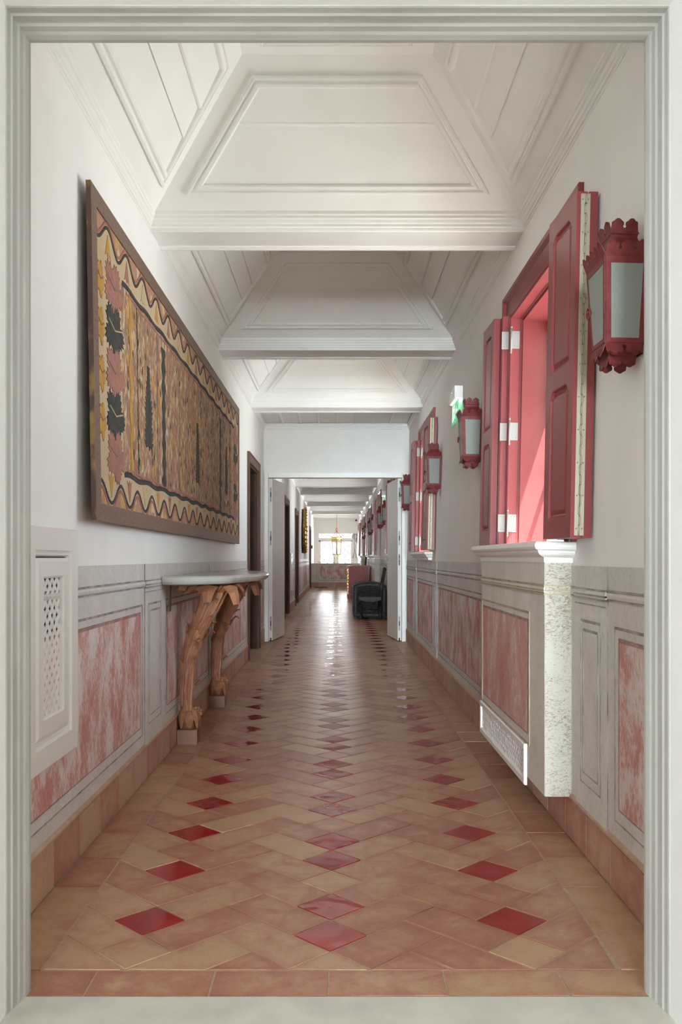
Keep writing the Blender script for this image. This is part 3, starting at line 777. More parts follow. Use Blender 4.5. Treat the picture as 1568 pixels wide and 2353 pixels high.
def sill(c, root, deep):
    # moulded sill swept around three sides
    x = .155 if deep else .075; base = .1045 if deep else .03
    pr = [(0, 1.163), (x-.008, 1.163), (x+.001, 1.159), (x+.006, 1.150), (x+.006, 1.141), (x+.001, 1.132), (x-.007, 1.128), (x-.010, 1.126), (x-.012, 1.119), (x-.018, 1.111), (x-.028, 1.105), (base+.010, 1.100), (base+.008, 1.080), (0, 1.080)]
    mb = MB(); vs_ = []
    for p, z in pr:
        e = p-x; vs_ += [(XR+.3 if p == 0 else XR, c-.80-(e if p else 0), z), (XR-p, c-.80-e, z), (XR-p, c+.86+e, z), (XR+.3 if p == 0 else XR, c+.86+(e if p else 0), z)]
    L_ = len(pr)
    vs_ = [V(p)-V((XR, c, 1.1)) for p in vs_]
    fs = [(i*4+j, i*4+j+1, (i+1)*4+j+1, (i+1)*4+j) for i in range(L_-1) for j in range(3)]
    mb.add(vs_, fs); return mb.build('sill', 'sill', root)
wins = []
w0 = make_window(WINS[0]); 
for i, c in enumerate(WINS):
    wn = w0 if i == 0 else copy_tree(w0)
    wn.location = (XR, c, 1.1); wn.name = 'window_%d' % (i+1); wins.append(wn)
for i, wn in enumerate(wins): sill(WINS[i], wn, i in (0, 3, 5))
MB().box(1.2, 14, -6, 46, -.5, -.3).build('ground', 'earth', kind='structure')

# radiator covers
def rad_cover(c, label):
    r = empty('radiator_cover', (XR, c, .16), label=label, cat='radiator cover', group=None)
    XF = .108; h0, h1 = -.745, .805; z0, z1 = 0, .922
    mb = MB(); mb.box(-XF, -.001, h0+.0, h1, z0, z1); mb.build('cover_front', 'stone_warm', r)
    MB().box(-XF+.002, -.002, h0-.004, h0, z0, z1).build('cover_side', 'fleck', r)
    f_ = Fr((-XF, 0, -.16), (0, 1, 0), (0, 0, 1), (-1, 0, 0))
    MB().prism(rect(h0+.31, h1-.06, .345, .838), f_, 0, .002).build('pink_panel', 'pink_cover', r)
    mb = MB(); bars(mb, f_, h0+.31, h1-.06, .345, .838, .006, .003, .012); mb.build('painted_edge', 'pinkline', r)
    mb = MB(); bars(mb, f_, h0+.275, h1-.025, .302, .872, .006, .003, .009)
    for z in (.992, .972, .957): mb.prism(rect(h0-.006, h1+.003, z-.003, z+.003), f_, 0, .006); mb.prism(rect(-.002, XF+.005, z-.003, z+.003), Fr((0, h0-.004, -.16), (-1, 0, 0), (0, 0, 1), (0, -1, 0)), 0, .004)
    mb.build('painted_line', 'gold_line', r)
    mb = MB(); mb.sweep([(.960, 0), (.965, .004), (.975, .005), (.985, .004), (.990, 0)], f_, h0-.004, h1); mb.build('cover_rail', 'stone_warm', r)
    g = empty('grille', (0, 0, 0), parent=r)
    ga, gb = h0+.33, h1-.015; gz0, gz1 = .122, .300
    MB().ring(rect(ga, gb, gz0, gz1), [(0, 0), (0, .010), (.004, .014), (.026, .014), (.030, .009), (.030, .001)], f_).build('grille_frame', 'white', g)
    MB().prism(rect(ga+.02, gb-.02, gz0+.02, gz1-.02), f_, .0005, .002).build('dark_back', 'black', g)
    u0, u1, v0, v1 = ga+.029, gb-.029, gz0+.029, gz1-.029; H = (u1-u0)+(v1-v0); P = .046
    for sg in (1, -1):
        k = -1
        while True:
            k += 1; cu = u0-.15+k*P
            if cu > u1+.15: break
            d = V((1, sg)).normalized(); nr = V((-d.y, d.x)); c0 = V((cu, (v0+v1)/2)); wd = .0175
            p = [c0-d*.3-nr*wd/2, c0+d*.3-nr*wd/2, c0+d*.3+nr*wd/2, c0-d*.3+nr*wd/2]
            q = clip_rect([tuple(x) for x in p], u0, u1, v0, v1)
            if len(q) >= 3 and abs(parea(q)) > 1e-5:
                if parea(q) < 0: q = q[::-1]
                MB().prism(q, f_, .0022, .0042 if sg > 0 else .0036).build('lattice_slat', 'white', g)
    return r
rad_cover(WINS[0], 'faux-marble radiator cover with pink panel under the first red-shuttered window, by the wall lantern')
rad_cover(WINS[3], 'faux-marble radiator cover under the shuttered window behind the black trunk')
rad_cover(WINS[5], 'faux-marble radiator cover under the sixth window, past the red chest of drawers')

# ================================================================ LANTERNS
def scallop(u0, u1, v0, v1, n_, hole=True, seg=7):
    """plate: straight base edge at v0, lobed edge near v1 with key-hole notches"""
    pts = [(u0, v0), (u1, v0)]; wd = (u1-u0)/n_; sg = 1 if v1 > v0 else -1; h = abs(v1-v0)
    out = []
    for i in range(n_-1, -1, -1):
        a, b_ = u0+i*wd, u0+(i+1)*wd; c = (a+b_)/2; rr = wd*.30
        # lobe from b_ to a : small side lobe, big centre lobe, small side lobe
        base = v1-sg*min(h*.42, wd*.36)
        for (cx_, cr, cy_, t0, t1) in ((c+wd*.27, wd*.17, base, -.1, .75), (c, rr*.86, base+sg*(min(h*.42, wd*.36)-rr*.86), 0, 1), (c-wd*.27, wd*.17, base, .25, 1.1)):
            for k in range(seg+1):
                a_ = PI*(t0+(t1-t0)*k/seg); out.append((cx_+cr*math.cos(a_), cy_+sg*cr*math.sin(a_)))
        if i and hole:
            hr = wd*.115; hc = base-sg*hr*1.6
            for k in range(9):
                a_ = PI/2-.35-(2*PI-.7)*k/8*-1*-1
                a_ = PI/2+.35-0+0-(0); 
                ang = (PI/2-.35)-(2*PI-.7)*k/8
                out.append((a+hr*math.cos(ang), hc+sg*hr*math.sin(ang)))
    return pts+out
def make_lantern():
    # local: origin at wall plane, x<0 into room, y along wall, z up. near face at y=-.1
    r = empty('wall_lantern', (0, 0, 0), label='x', cat='lantern', group='red wall lanterns between the windows')
    ZT, ZB = .253, .0        # body top / bottom (rel .0 = 1.757)
    xt, xb = .135, .120; yt, yb = .098, .066; xw = .004
    def corner(i, z):    # i: 0 near-wall,1 near-room,2 far-room,3 far-wall
        f = (z-ZB)/(ZT-ZB); X = xb+(xt-xb)*f; Y = yb+(yt-yb)*f
        return V([(-xw, -Y, z), (-X, -Y, z), (-X, Y, z), (-xw, Y, z)][i])
    body = MB()
    def face(i, j, st, tp, bt, mb, pane=None):
        A, B, C_, D2 = corner(i, ZB), corner(j, ZB), corner(j, ZT), corner(i, ZT)
        U = (B-A).normalized(); Wd = D2-A; Vv = (Wd-U*Wd.dot(U)).normalized(); N = U.cross(Vv)
        f_ = Fr(A, U, Vv, N)
        q = [((p-A).dot(U), (p-A).dot(Vv)) for p in (A, B, C_, D2)]; H = q[2][1]
        def at(v, s): # left/right edges at height v
            l_ = q[0][0]+(q[3][0]-q[0][0])*v/H; r_ = q[1][0]+(q[2][0]-q[1][0])*v/H
            return (l_+s, v), (r_-s, v)
        (a0, a1), (b0, b1) = at(bt, st), at(H-tp, st)
        inner = [a0, a1, b1, b0]
        for poly in ([q[0], q[1], a1, a0], [q[1], q[2], b1, a1], [q[2], q[3], b0, b1], [q[3], q[0], a0, b0]): mb.prism(poly, f_, -.004, .002)
        if pane is not None: pane.prism(inner, f_, -.003, -.001)
        return f_, q
    panes = []
    for i, j in ((0, 1), (1, 2), (2, 3)):
        pn = MB(); face(i, j, .016 if (i, j) != (1, 2) else .013, .020, .014, body, pn); panes.append(pn)
    body.prism([(-xw, -yb), (-xw, yb), (-xb, yb), (-xb, -yb)], Fr((0, 0, 0), (1, 0, 0), (0, 1, 0), (0, 0, 1)), -.003, .002)
    body.prism([(-xw, -yt), (-xw, yt), (-xt, yt), (-xt, -yt)], Fr((0, 0, ZT), (1, 0, 0), (0, 1, 0), (0, 0, 1)), -.002, .003)
    body.build('lantern_body', 'redmetal', r)
    for p in panes: p.build('glass_pane', 'frosted', r)
    # back plate
    MB().box(-.004, -.0, -.05, .05, -.03, .30).build('back_plate', 'redmetal', r)
    # upper and lower scalloped galleries (leaning outward)
    for nm, z, X, Y, hgt, out, nl, sg in (('crest_gallery', ZT, xt, yt, .046, .020, 5, 1), ('scalloped_skirt', ZB, xb, yb, .042, .012, 3, -1)):
        mb = MB()
        for (P, Q, nvec, nn) in ((V((-.004, -Y, z)), V((-X, -Y, z)), V((0, -1, 0)), 3 if sg > 0 else 2.0), (V((-X, -Y, z)), V((-X, Y, z)), V((-1, 0, 0)), 5 if sg > 0 else 3), (V((-X, Y, z)), V((-.004, Y, z)), V((0, 1, 0)), 3 if sg > 0 else 2)):
            U = (Q-P).normalized(); Vv = (V((0, 0, sg))*hgt+nvec*out).normalized(); N = U.cross(Vv).normalized()
            f_ = Fr(P, U, Vv, N); Ln = (Q-P).length; hh = math.hypot(hgt, out)
            poly = scallop(-.004 if nvec.y > -.5 else 0, Ln+.004, 0, hh, int(nn)); mb.prism(poly, f_, -.001, .0015)
        mb.build(nm, 'redmetal', r)
    # concave roof
    mb = MB(); prof = [(1.0, ZT+.002), (.95, ZT+.014), (.84, ZT+.030), (.70, ZT+.046), (.60, ZT+.060), (.55, ZT+.072), (.56, ZT+.080), (.60, ZT+.083), (.60, ZT+.087), (.57, ZT+.089)]
    vs_ = []
    for f, z in prof: vs_ += [(-.004-(xt-.004)*.5+(xt-.004)*.5*min(1, f+.12) if True else 0, -yt*f, z), (-.004-(xt-.004)*.5-(xt-.004)*.5*f, -yt*f, z), (-.004-(xt-.004)*.5-(xt-.004)*.5*f, yt*f, z), (-.004-(xt-.004)*.5+(xt-.004)*.5*min(1, f+.12), yt*f, z)]
    mb.add(vs_, [(i*4+j, i*4+(j+1) % 4, (i+1)*4+(j+1) % 4, (i+1)*4+j) for i in range(len(prof)-1) for j in range(4)]+[tuple(4*(len(prof)-1)+j for j in range(4))])
    mb.build('lantern_roof', 'redmetal', r)
    # crown on top
    mb = MB(); xc = -.004-(xt-.004)*.5; cx_, cy_ = (xt-.004)*.5*.58, yt*.58; z = ZT+.088
    for P, Q, nv in ((V((xc+cx_*1.1, -cy_, z)), V((xc-cx_, -cy_, z)), V((0, -1, 0))), (V((xc-cx_, -cy_, z)), V((xc-cx_, cy_, z)), V((-1, 0, 0))), (V((xc-cx_, cy_, z)), V((xc+cx_*1.1, cy_, z)), V((0, 1, 0)))):
        U = (Q-P).normalized(); Vv = (V((0, 0, 1))*.042+nv*.010).normalized(); N = U.cross(Vv).normalized()
        mb.prism(scallop(-.003, (Q-P).length+.003, 0, .040, 2), Fr(P, U, Vv, N), -.001, .0015)
    mb.build('crown', 'redmetal', r)
    # lower drip tray with second skirt
    mb = MB(); z = -.002; cx_, cy_ = .042, .044; xc = -.062
    mb.add([V(p) for p in [(xc+cx_*1.15, -cy_*1.15, z), (xc-cx_*1.15, -cy_*1.15, z), (xc-cx_*1.15, cy_*1.15, z), (xc+cx_*1.15, cy_*1.15, z), (xc+cx_, -cy_, z-.036), (xc-cx_, -cy_, z-.036), (xc-cx_, cy_, z-.036), (xc+cx_, cy_, z-.036)]],
           [(0, 1, 5, 4), (1, 2, 6, 5), (2, 3, 7, 6), (3, 0, 4, 7), (4, 5, 6, 7)])
    z -= .036
    for P, Q, nv in ((V((xc+cx_, -cy_, z)), V((xc-cx_, -cy_, z)), V((0, -1, 0))), (V((xc-cx_, -cy_, z)), V((xc-cx_, cy_, z)), V((-1, 0, 0))), (V((xc-cx_, cy_, z)), V((xc+cx_, cy_, z)), V((0, 1, 0)))):
        U = (Q-P).normalized(); Vv = (V((0, 0, -1))*.035+nv*.004).normalized(); N = U.cross(Vv).normalized()
        mb.prism(scallop(-.002, (Q-P).length+.002, 0, .034, 2), Fr(P, U, Vv, N), -.001, .0015)
    mb.build('drip_tray', 'redmetal', r)
    # door knob ring
    mb = MB(); c0 = V((-.129, .066, .125))
    mb.tube([c0+V((0, 0, .0)), c0+V((-.014, 0, 0))], .006, 8)
    mb.tube([c0+V((-.010, .018*math.cos(a), .018*math.sin(a)-.004)) for a in [2*PI*k/14 for k in range(15)]], .0028, 6)
    mb.build('door_ring', 'redmetal', r)
    MB().tube([(-.062, -.0, .004), (-.062, 0, .095)], .013, 12).build('candle', 'candle', r)
    return r
lants = [(2.845, 'red scalloped wall lantern beside the white doorway jamb'),
         (5.95, 'red wall lantern partly hidden behind the open shutter of the first window'),
         (8.25, 'red wall lantern beside the second window, in front of its folded shutter'),
         (11.32, 'red wall lantern against the partition, mostly hidden by the second window shutter'),
         (16.35, 'red wall lantern just beyond the open white door leaf with the handle'),
         (18.25, 'red wall lantern above the black trunk and dark chair'),
         (21.6, 'red wall lantern on the far side of the fourth window'),
         (23.7, 'red wall lantern on the near side of the fifth window, above the red chest'),
         (26.9, 'red wall lantern on the far side of the fifth window'),
         (29.0, 'red wall lantern on the near side of the sixth window'),
         (37.1, 'small red lantern beside the bright lattice-glazed end door')]
L0 = make_lantern()
for i, (y, lb) in enumerate(lants):
    ln = L0 if i == 0 else copy_tree(L0)
    ln.location = (XR+LEAN*(1.757-1.1), y, 1.757); ln.rotation_euler = (0, LEAN, 0); ln['label'] = lb

# exit signs
def exit_sign(y, label):
    r = empty('exit_sign', (XR+LEAN*1.2, y, 2.31), (0, LEAN, 0), label=label, cat='exit sign')
    MB().box(-.062, 0, -.18, .18, 0, .09).build('lamp_housing', 'white', r)
    MB().box(-.050, -.004, -.172, .172, -.004, .001).build('lamp_tube', 'exit_tube', r)
    MB().box(-.034, -.028, -.17, .17, -.168, -.002).build('sign_panel', 'exit_green', r)
    f_ = Fr((-.0345, 0, -.085), (0, -1, 0), (0, 0, 1), (-1, 0, 0))   # u to viewer's right
    mb = MB()
    mb.prism(rect(-.150, -.095, -.060, .060), f_, 0, .0012)                     # doorway
    # running figure
    mb.prism([(-.035+.011*math.cos(2*PI*k/12), .052+.011*math.sin(2*PI*k/12)) for k in range(12)], f_, 0, .0012)
    for a, b_, w_ in (((-.037, .038), (-.025, -.005), .012), ((-.025, -.005), (-.052, -.028), .009), ((-.052, -.028), (-.050, -.058), .008), ((-.025, -.005), (.004, -.026), .009), ((.004, -.026), (.020, -.050), .008),
                      ((-.036, .034), (-.062, .018), .007), ((-.062, .018), (-.078, .030), .006), ((-.032, .032), (-.008, .016), .007), ((-.008, .016), (.006, .028), .006)):
        d = (V(b_)-V(a)).normalized(); nr = V((-d.y, d.x))*w_/2
        mb.prism([tuple(V(a)-nr), tuple(V(b_)-nr), tuple(V(b_)+nr), tuple(V(a)+nr)], f_, 0, .0012)
    mb.prism([(.150, .008), (.085, .008), (.085, .036), (.040, 0), (.085, -.036), (.085, -.008), (.150, -.008)][::-1], f_, 0, .0012)
    mb.build('pictogram', 'exit_white', r)
    MB().box(-.0635, -.062, -.005, .001, .06, .066).build('indicator', 'exit_tube', r)
exit_sign(7.04, 'green emergency exit sign lit above the lantern between the first two windows')
exit_sign(17.8, 'small green emergency exit sign beyond the partition, above the black trunk')

# ================================================================ TAPESTRY
TX = -.912
def tp(y, z):   # x position of the hanging's plane: lower near corner stands a little further out
    u = (y-3.376)/5.19; v_ = (z-1.23)/1.27
    return TX+.022*max(0, 1-u)**2*(1-v_)
def tpf(p): return (tp(p.y, p.z)+p.x, p.y, p.z)
TF = Fr((0, 0, 0), (0, 1, 0), (0, 0, 1), (1, 0, 0))
TO = V((-.93, 3.376, 1.235))
tap = empty('tapestry', TO, label='long framed applique tapestry in pink, ochre and black on the wall above the console table', cat='tapestry')
def tz(y): return (1.240-.0017*(y-3.376), 2.503-.0005*(y-3.376))
m, n, b = nt('tapestry_ground')
g = node(n, 'ShaderNodeNewGeometry'); sx = node(n, 'ShaderNodeSeparateXYZ'); n.links.new(g.outputs['Position'], sx.inputs[0])
u_ = math_(n, 'ABSOLUTE', math_(n, 'SUBTRACT', sx.outputs['Y'], 6.0))          # mirrored about the centre
uu = math_(n, 'DIVIDE', u_, 2.54)
CR, PK, OC, OR, BK = (.58, .45, .29), (.37, .165, .112), (.45, .245, .085), (.53, .28, .06), (.035, .035, .032)
st = []
def yy(y): return (6.0-y)/2.54
for y_, c in [(6.0, OC), (5.88, PK), (5.74, OC), (5.62, PK), (5.50, OR), (5.42, OC), (5.30, PK), (5.12, OC), (5.0, PK), (4.90, CR), (4.72, PK), (4.62, OC), (4.50, PK), (4.34, OC), (4.28, PK), (4.17, PK), (4.09, OR), (3.98, PK), (3.935, CR), (3.90, PK), (3.86, CR)][::1]:
    st.append((max(0, min(1, yy(y_))), c))
base = ramp(n, uu, st[:20]+[(yy(3.86), CR)], 'CONSTANT')
pc = coords(n, (1, 1, .55)); 
vo = node(n, 'ShaderNodeTexVoronoi'); vo.inputs['Scale'].default_value = 34
tn = node(n, 'ShaderNodeTexNoise'); tn.inputs['Scale'].default_value = 16; n.links.new(pc, tn.inputs['Vector'])
va = node(n, 'ShaderNodeVectorMath'); va.operation = 'MULTIPLY_ADD'; va.inputs[1].default_value = (.09, .09, .09); n.links.new(tn.outputs['Color'], va.inputs[0]); n.links.new(pc, va.inputs[2])
n.links.new(va.outputs[0], vo.inputs['Vector'])
spx = node(n, 'ShaderNodeSeparateColor'); n.links.new(vo.outputs['Color'], spx.inputs[0])
patch = ramp(n, spx.outputs[0], [(0, PK), (.26, OC), (.44, CR), (.60, OR), (.72, PK), (.88, CR)], 'CONSTANT')
inner = math_(n, 'MULTIPLY', math_(n, 'LESS_THAN', uu, yy(3.86)), 1.0)
zc = sx.outputs['Z']; inz = math_(n, 'MULTIPLY', math_(n, 'GREATER_THAN', zc, 1.455), math_(n, 'LESS_THAN', zc, 2.272))
fld = math_(n, 'MULTIPLY', inner, inz)
c1 = mixc(n, .68, base, patch)
lines = noise(n, coords(n, (1, 1, .22)), 60, 3, .6, 1.5)
c1 = mixc(n, ramp(n, lines, [(.56, (0, 0, 0)), (.62, (1, 1, 1))]), c1, CR)
edge = ramp(n, vo.outputs['Distance'], [(.36, (0, 0, 0)), (.56, (.6, .6, .6))])
c1 = mixc(n, edge, c1, (.14, .085, .06))
ground = mixc(n, noise(n, coords(n), 9, 5), (.53, .41, .27), (.43, .32, .20))
# border bands: patchwork of pink and ochre outside the waves
vo2 = node(n, 'ShaderNodeTexVoronoi'); vo2.inputs['Scale'].default_value = 26; n.links.new(pc, vo2.inputs['Vector'])
sp2 = node(n, 'ShaderNodeSeparateColor'); n.links.new(vo2.outputs['Color'], sp2.inputs[0])
bpatch = ramp(n, sp2.outputs[0], [(0, PK), (.4, OC), (.6, CR), (.75, OR), (.85, PK)], 'CONSTANT')
ph_ = math_(n, 'MULTIPLY', math_(n, 'SUBTRACT', sx.outputs['Y'], 3.475), 2*PI/.33)
wv = math_(n, 'MULTIPLY', math_(n, 'COSINE', ph_), .040)
low = math_(n, 'LESS_THAN', zc, math_(n, 'ADD', wv, 1.358)); hi = math_(n, 'GREATER_THAN', zc, math_(n, 'ADD', math_(n, 'MULTIPLY', wv, -1), 2.375))
gcol = mixc(n, math_(n, 'MAXIMUM', low, hi), ground, mixc(n, .75, ground, bpatch))
n.links.new(mixc(n, fld, gcol, c1), b.inputs['Base Color']); b.inputs['Roughness'].default_value = .9; M['tapestry'] = m
bump(n, b, lines, .3, .004)
M['t_black'] = noisy('applique_black', (.028, .028, .026), (.055, .052, .045), scale=30, rough=.9)
M['t_pink'] = noisy('applique_pink', (.36, .165, .125), (.28, .12, .09), scale=25, rough=.9)
M['t_ochre'] = noisy('applique_ochre', (.50, .27, .055), (.40, .20, .05), scale=25, rough=.9)
M['t_cream'] = noisy('applique_cream', (.50, .38, .22), (.42, .31, .16), scale=25, rough=.9)
M['t_frame'] = noisy('brown_velvet_border', (.125, .072, .048), (.20, .125, .085), (4, 14, 14), 5, 5, rough=.55, bmp=.15)
M['t_edge'] = noisy('gilt_spotted_edge', (.10, .055, .045), (.34, .20, .07), (1, 1, .5), 14, 4, rough=.5, lo=.5, hi=.62)
def tadd(mb, name, mat, parent=tap): mb.xf(tpf); return mb.xf(lambda p: p-TO).build(name, mat, parent)
ys = [3.376+i*(8.566-3.376)/24 for i in range(25)]
mb = MB()
for a, b_ in zip(ys, ys[1:]): mb.prism([(a, tz(a)[0]+.01), (b_, tz(b_)[0]+.01), (b_, tz(b_)[1]-.01), (a, tz(a)[1]-.01)], TF, -.014, -.006)
tadd(mb, 'cloth', 'tapestry')
mb = MB()
for a, b_ in zip(ys, ys[1:]):
    for z0a, z1a, z0b, z1b in ((tz(a)[0], tz(a)[0]+.068, tz(b_)[0], tz(b_)[0]+.068), (tz(a)[1]-.068, tz(a)[1], tz(b_)[1]-.068, tz(b_)[1])):
        mb.prism([(a, z0a), (b_, z0b), (b_, z1b), (a, z1a)], TF, -.016, 0)
for a, b_ in ((3.376, 3.455), (8.49, 8.566)): mb.prism([(a, tz(a)[0]+.068), (b_, tz(a)[0]+.068), (b_, tz(a)[1]-.068), (a, tz(a)[1]-.068)], TF, -.016, 0)
tadd(mb, 'border', 't_frame')
mb = MB(); a = 3.376; mb.prism([(a-.003, tz(a)[0]), (a, tz(a)[0]), (a, tz(a)[1]), (a-.003, tz(a)[1])], TF, -.018, .001); tadd(mb, 'gilt_edge', 't_edge')
mb = MB(); mb.box(-.02, -.016, 3.40, 8.54, 1.26, 2.47); tadd(mb, 'stretcher', 'wood_dark')
def ribbon(pts, w_, saw=0, side=1):
    L_ = []; R2 = []
    for i, p in enumerate(pts):
        a = V(pts[max(i-1, 0)]); c = V(pts[min(i+1, len(pts)-1)]); t_ = (c-a).normalized(); nn = V((-t_.y, t_.x))
        e = saw if (i % 2 and saw) else 0
        L_.append(tuple(V(p)+nn*(w_/2+(e if side > 0 else 0)))); R2.append(tuple(V(p)-nn*(w_/2+(e if side < 0 else 0))))
    mb = MB()
    for i in range(len(pts)-1): mb.prism([R2[i], R2[i+1], L_[i+1], L_[i]], TF, -.007, -.0035)
    return mb
for zc_, s_ in ((1.358, 1), (2.375, -1)):
    pts = [(3.46+i*.008, zc_+s_*.040*math.cos((3.46+i*.008-3.475)*2*PI/.33)) for i in range(int(5.02/.008))]
    tadd(ribbon(pts, .010, .004), 'wavy_braid', 't_black')
    pts2 = [(3.46+i*.016, zc_-s_*.022+s_*.040*math.cos((3.46+i*.016-3.475)*2*PI/.33)) for i in range(int(5.02/.016))]
    tadd(ribbon(pts2, .012), 'wavy_ribbon', 't_pink')
for zc_, s_ in ((1.450, 1), (2.277, -1)):
    pts = [(3.88+i*.012, zc_+.006*math.sin(i*.19)) for i in range(int(4.26/.012))]
    tadd(ribbon(pts, .014, .012, s_), 'toothed_braid', 't_black')
    tadd(ribbon([(3.95+i*.05, zc_+s_*.028+.004*math.sin(i*.7)) for i in range(82)], .012), 'plain_ribbon', 't_pink')
def motif_leaf(cy, cz, w_, h, mat, seed, name='leaf_applique'):
    rd = random.Random(seed); pts = []; N_ = 54
    for k in range(N_):
        a = 2*PI*k/N_; lob = .62+.30*abs(math.cos(2.5*a+.3))+(.10 if k % 2 else -.07)*rd.uniform(.5, 1.2)
        pts.append((cy+w_*lob*math.cos(a), cz+h*lob*math.sin(a)))
    mb = MB(); c0 = len(pts)
    vs_ = [TF(p[0], p[1], -.003) for p in pts]+[TF(p[0], p[1], -.0065) for p in pts]+[TF(cy, cz, -.003)]
    mb.add(vs_, [(k, (k+1) % N_, 2*N_) for k in range(N_)]+[(k, (k+1) % N_, N_+(k+1) % N_, N_+k) for k in range(N_)])
    o_ = tadd(mb, name, mat)
    mb = ribbon([(cy-w_*.6, cz+h*.25), (cy, cz+.0), (cy+w_*.7, cz+h*.2)], .006); mb.xf(lambda p: (p.x+.002, p.y, p.z))
    tadd(mb, 'vein', 't_cream' if mat == 't_black' else 't_frame')
for sgn in (-1, 1):
    yc = 6.0+sgn*2.27
    for k, (cz, mat) in enumerate(((2.20, 't_pink'), (2.03, 't_black'), (1.855, 't_pink'), (1.68, 't_black'), (1.515, 't_pink'))):
        motif_leaf(yc, cz, .170, .118, mat, k*3+(5 if sgn > 0 else 0))
    for cz in (2.18, 2.0, 1.815, 1.63): motif_leaf(6.0+sgn*2.49, cz, .060, .078, 't_ochre', int(cz*100))
    # tall dark columns and plants
    yc = 6.0+sgn*1.195; mb = MB()
    for i in range(46):
        z0 = 1.475+i*.0158; w1 = .040+.014*math.sin(i*1.0); w2 = .040+.014*math.sin(i+1); mb.prism([(yc-w1, z0), (yc+w1, z0), (yc+w2, z0+.0158), (yc-w2, z0+.0158)], TF, -.007, -.0035)
    tadd(mb, 'dark_column', 't_black')
    for yc, ww in ((6.0+sgn*1.59, .105),):
        mb = MB(); rd = random.Random(4)
        mb.prism([(yc-.006, 1.62), (yc+.006, 1.62), (yc+.004, 2.02), (yc-.004, 2.02)], TF, -.007, -.003)
        for i in range(15):
            z0 = 1.64+i*.026; ln_ = ww*(1.15-.9*i/15)*(.8+.4*rd.random())
            for s2 in (-1, 1): mb.prism([(yc, z0), (yc+s2*ln_*.6, z0-.012), (yc+s2*ln_, z0+.022), (yc+s2*ln_*.45, z0+.022), (yc, z0+.022)][::s2], TF, -.007, -.0038)
        tadd(mb, 'dark_plant', 't_black')
    tadd(ribbon([(6.0+sgn*1.835+.003*math.sin(i*1.3), 1.47+i*.0135) for i in range(60)], .005, .007), 'scalloped_line', 't_black')
    for yo in (1.98, 1.37, .72):
        tadd(ribbon([(6.0+sgn*yo+.002*math.sin(i*.9), 1.48+i*.03) for i in range(26)], .0045), 'stitched_line', 't_frame')
    tadd(ribbon([(6.0+sgn*1.975+.010*math.sin(i*.75), 1.47+i*.02) for i in range(40)], .045), 'ochre_stripe', 't_ochre')
mb = MB(); rd = random.Random(9)
for i in range(15):
    z0 = 1.60+i*.026; ln_ = .085*(1.1-.6*i/15)
    for s2 in (-1, 1): mb.prism([(6.0, z0), (6.0+s2*ln_*.6, z0-.010), (6.0+s2*ln_, z0+.020), (6.0, z0+.022)][::s2], TF, -.007, -.0038)
tadd(mb, 'dark_plant', 't_black')
mb = MB()
for i in range(150):
    y_ = 6+rd.choice((-1, 1))*rd.uniform(.1, 2.05); z0 = rd.uniform(1.5, 2.22); a = rd.uniform(-.5, .5); l_ = rd.uniform(.014, .026)
    mb.prism([(y_-.008, z0), (y_+.003, z0-l_), (y_+.009+a*.01, z0), (y_+a*.02, z0+l_)], TF, -.007, -.004)
tadd(mb, 'small_dark_leaves', 't_black').__setitem__('kind', 'stuff')
for zc_, s_ in ((1.358, 1), (2.375, -1)):
    k = 0; y = 3.475+.165
    for i in range(15):
        yv = 3.475+.33*i
        z0 = zc_-s_*.0+s_*.020
        mt = ('t_ochre', 't_pink', 't_cream')[i % 3]
        yc = 3.64+.33*i
        if yc < 8.45:
            mb = MB(); mb.prism([(yc-.045, zc_+s_*.075), (yc, zc_-s_*.018), (yc+.045, zc_+s_*.075), (yc+.02, zc_+s_*.060), (yc, zc_+s_*.078), (yc-.02, zc_+s_*.060)][::s_], TF, -.007, -.004)
            tadd(mb, 'fan_applique', mt)

# ================================================================ CONSOLE TABLE
CT = V((XL+.016, 6.08, 0))
con = empty('console_table', CT, label='console table with grey marble top and two carved terracotta-coloured palm legs against the dado', cat='console table')
def catmull(P, m=4):
    out = []
    for i in range(len(P)-1):
        p0, p1, p2, p3 = [V(P[max(0, min(len(P)-1, j))]) for j in (i-1, i, i+1, i+2)]
        for k in range(m):
            t_ = k/m; out.append(tuple(.5*((2*p1)+(p2-p0)*t_+(2*p0-5*p1+4*p2-p3)*t_*t_+(3*p1-p0-3*p2+p3)*t_**3)))
    return out+[tuple(P[-1])]
def edge_pts(s):
    pts = [(0, -1.19), (.12, -1.18), (.22, -1.12), (.30, -1.02), (.345, -.93), (.37, -.80), (.40, -.66), (.43, -.50), (.455, -.34), (.468, -.18), (.472, 0)]
    return [(x*s if x else x, y) for x, y in pts]
half = edge_pts(1); half = catmull(half); full = half+[(x, -y) for x, y in half[::-1][1:]]
poly = [(p[0], p[1]) for p in full]           # starts near wall, out to the front, back to wall; orientation CCW
prof = [(.010, .955), (.002, .962), (-.004, .972), (-.006, .984), (-.002, .993), (.006, .997), (.010, 1.0)]
mb = MB(); fr = Fr((0, 0, 0), (1, 0, 0), (0, 1, 0), (0, 0, 1)); n_ = len(poly)
vs_ = []
for o_, z in prof:
    q = inset(poly, o_); q[0] = (0.003, poly[0][1]+o_); q[-1] = (0.003, poly[-1][1]-o_); vs_ += [V((p[0], p[1], z)) for p in q]
mb.add(vs_, [(k*n_+i, k*n_+(i+1) % n_, (k+1)*n_+(i+1) % n_, (k+1)*n_+i) for k in range(len(prof)-1) for i in range(n_)], False)
o = len(mb.v)-len(vs_); mb.f += [tuple(o+i for i in range(n_))[::-1], tuple(o+(len(prof)-1)*n_+i for i in range(n_))]; mb.sm += [False, False]
mb.build('tabletop', 'greymarble', con)
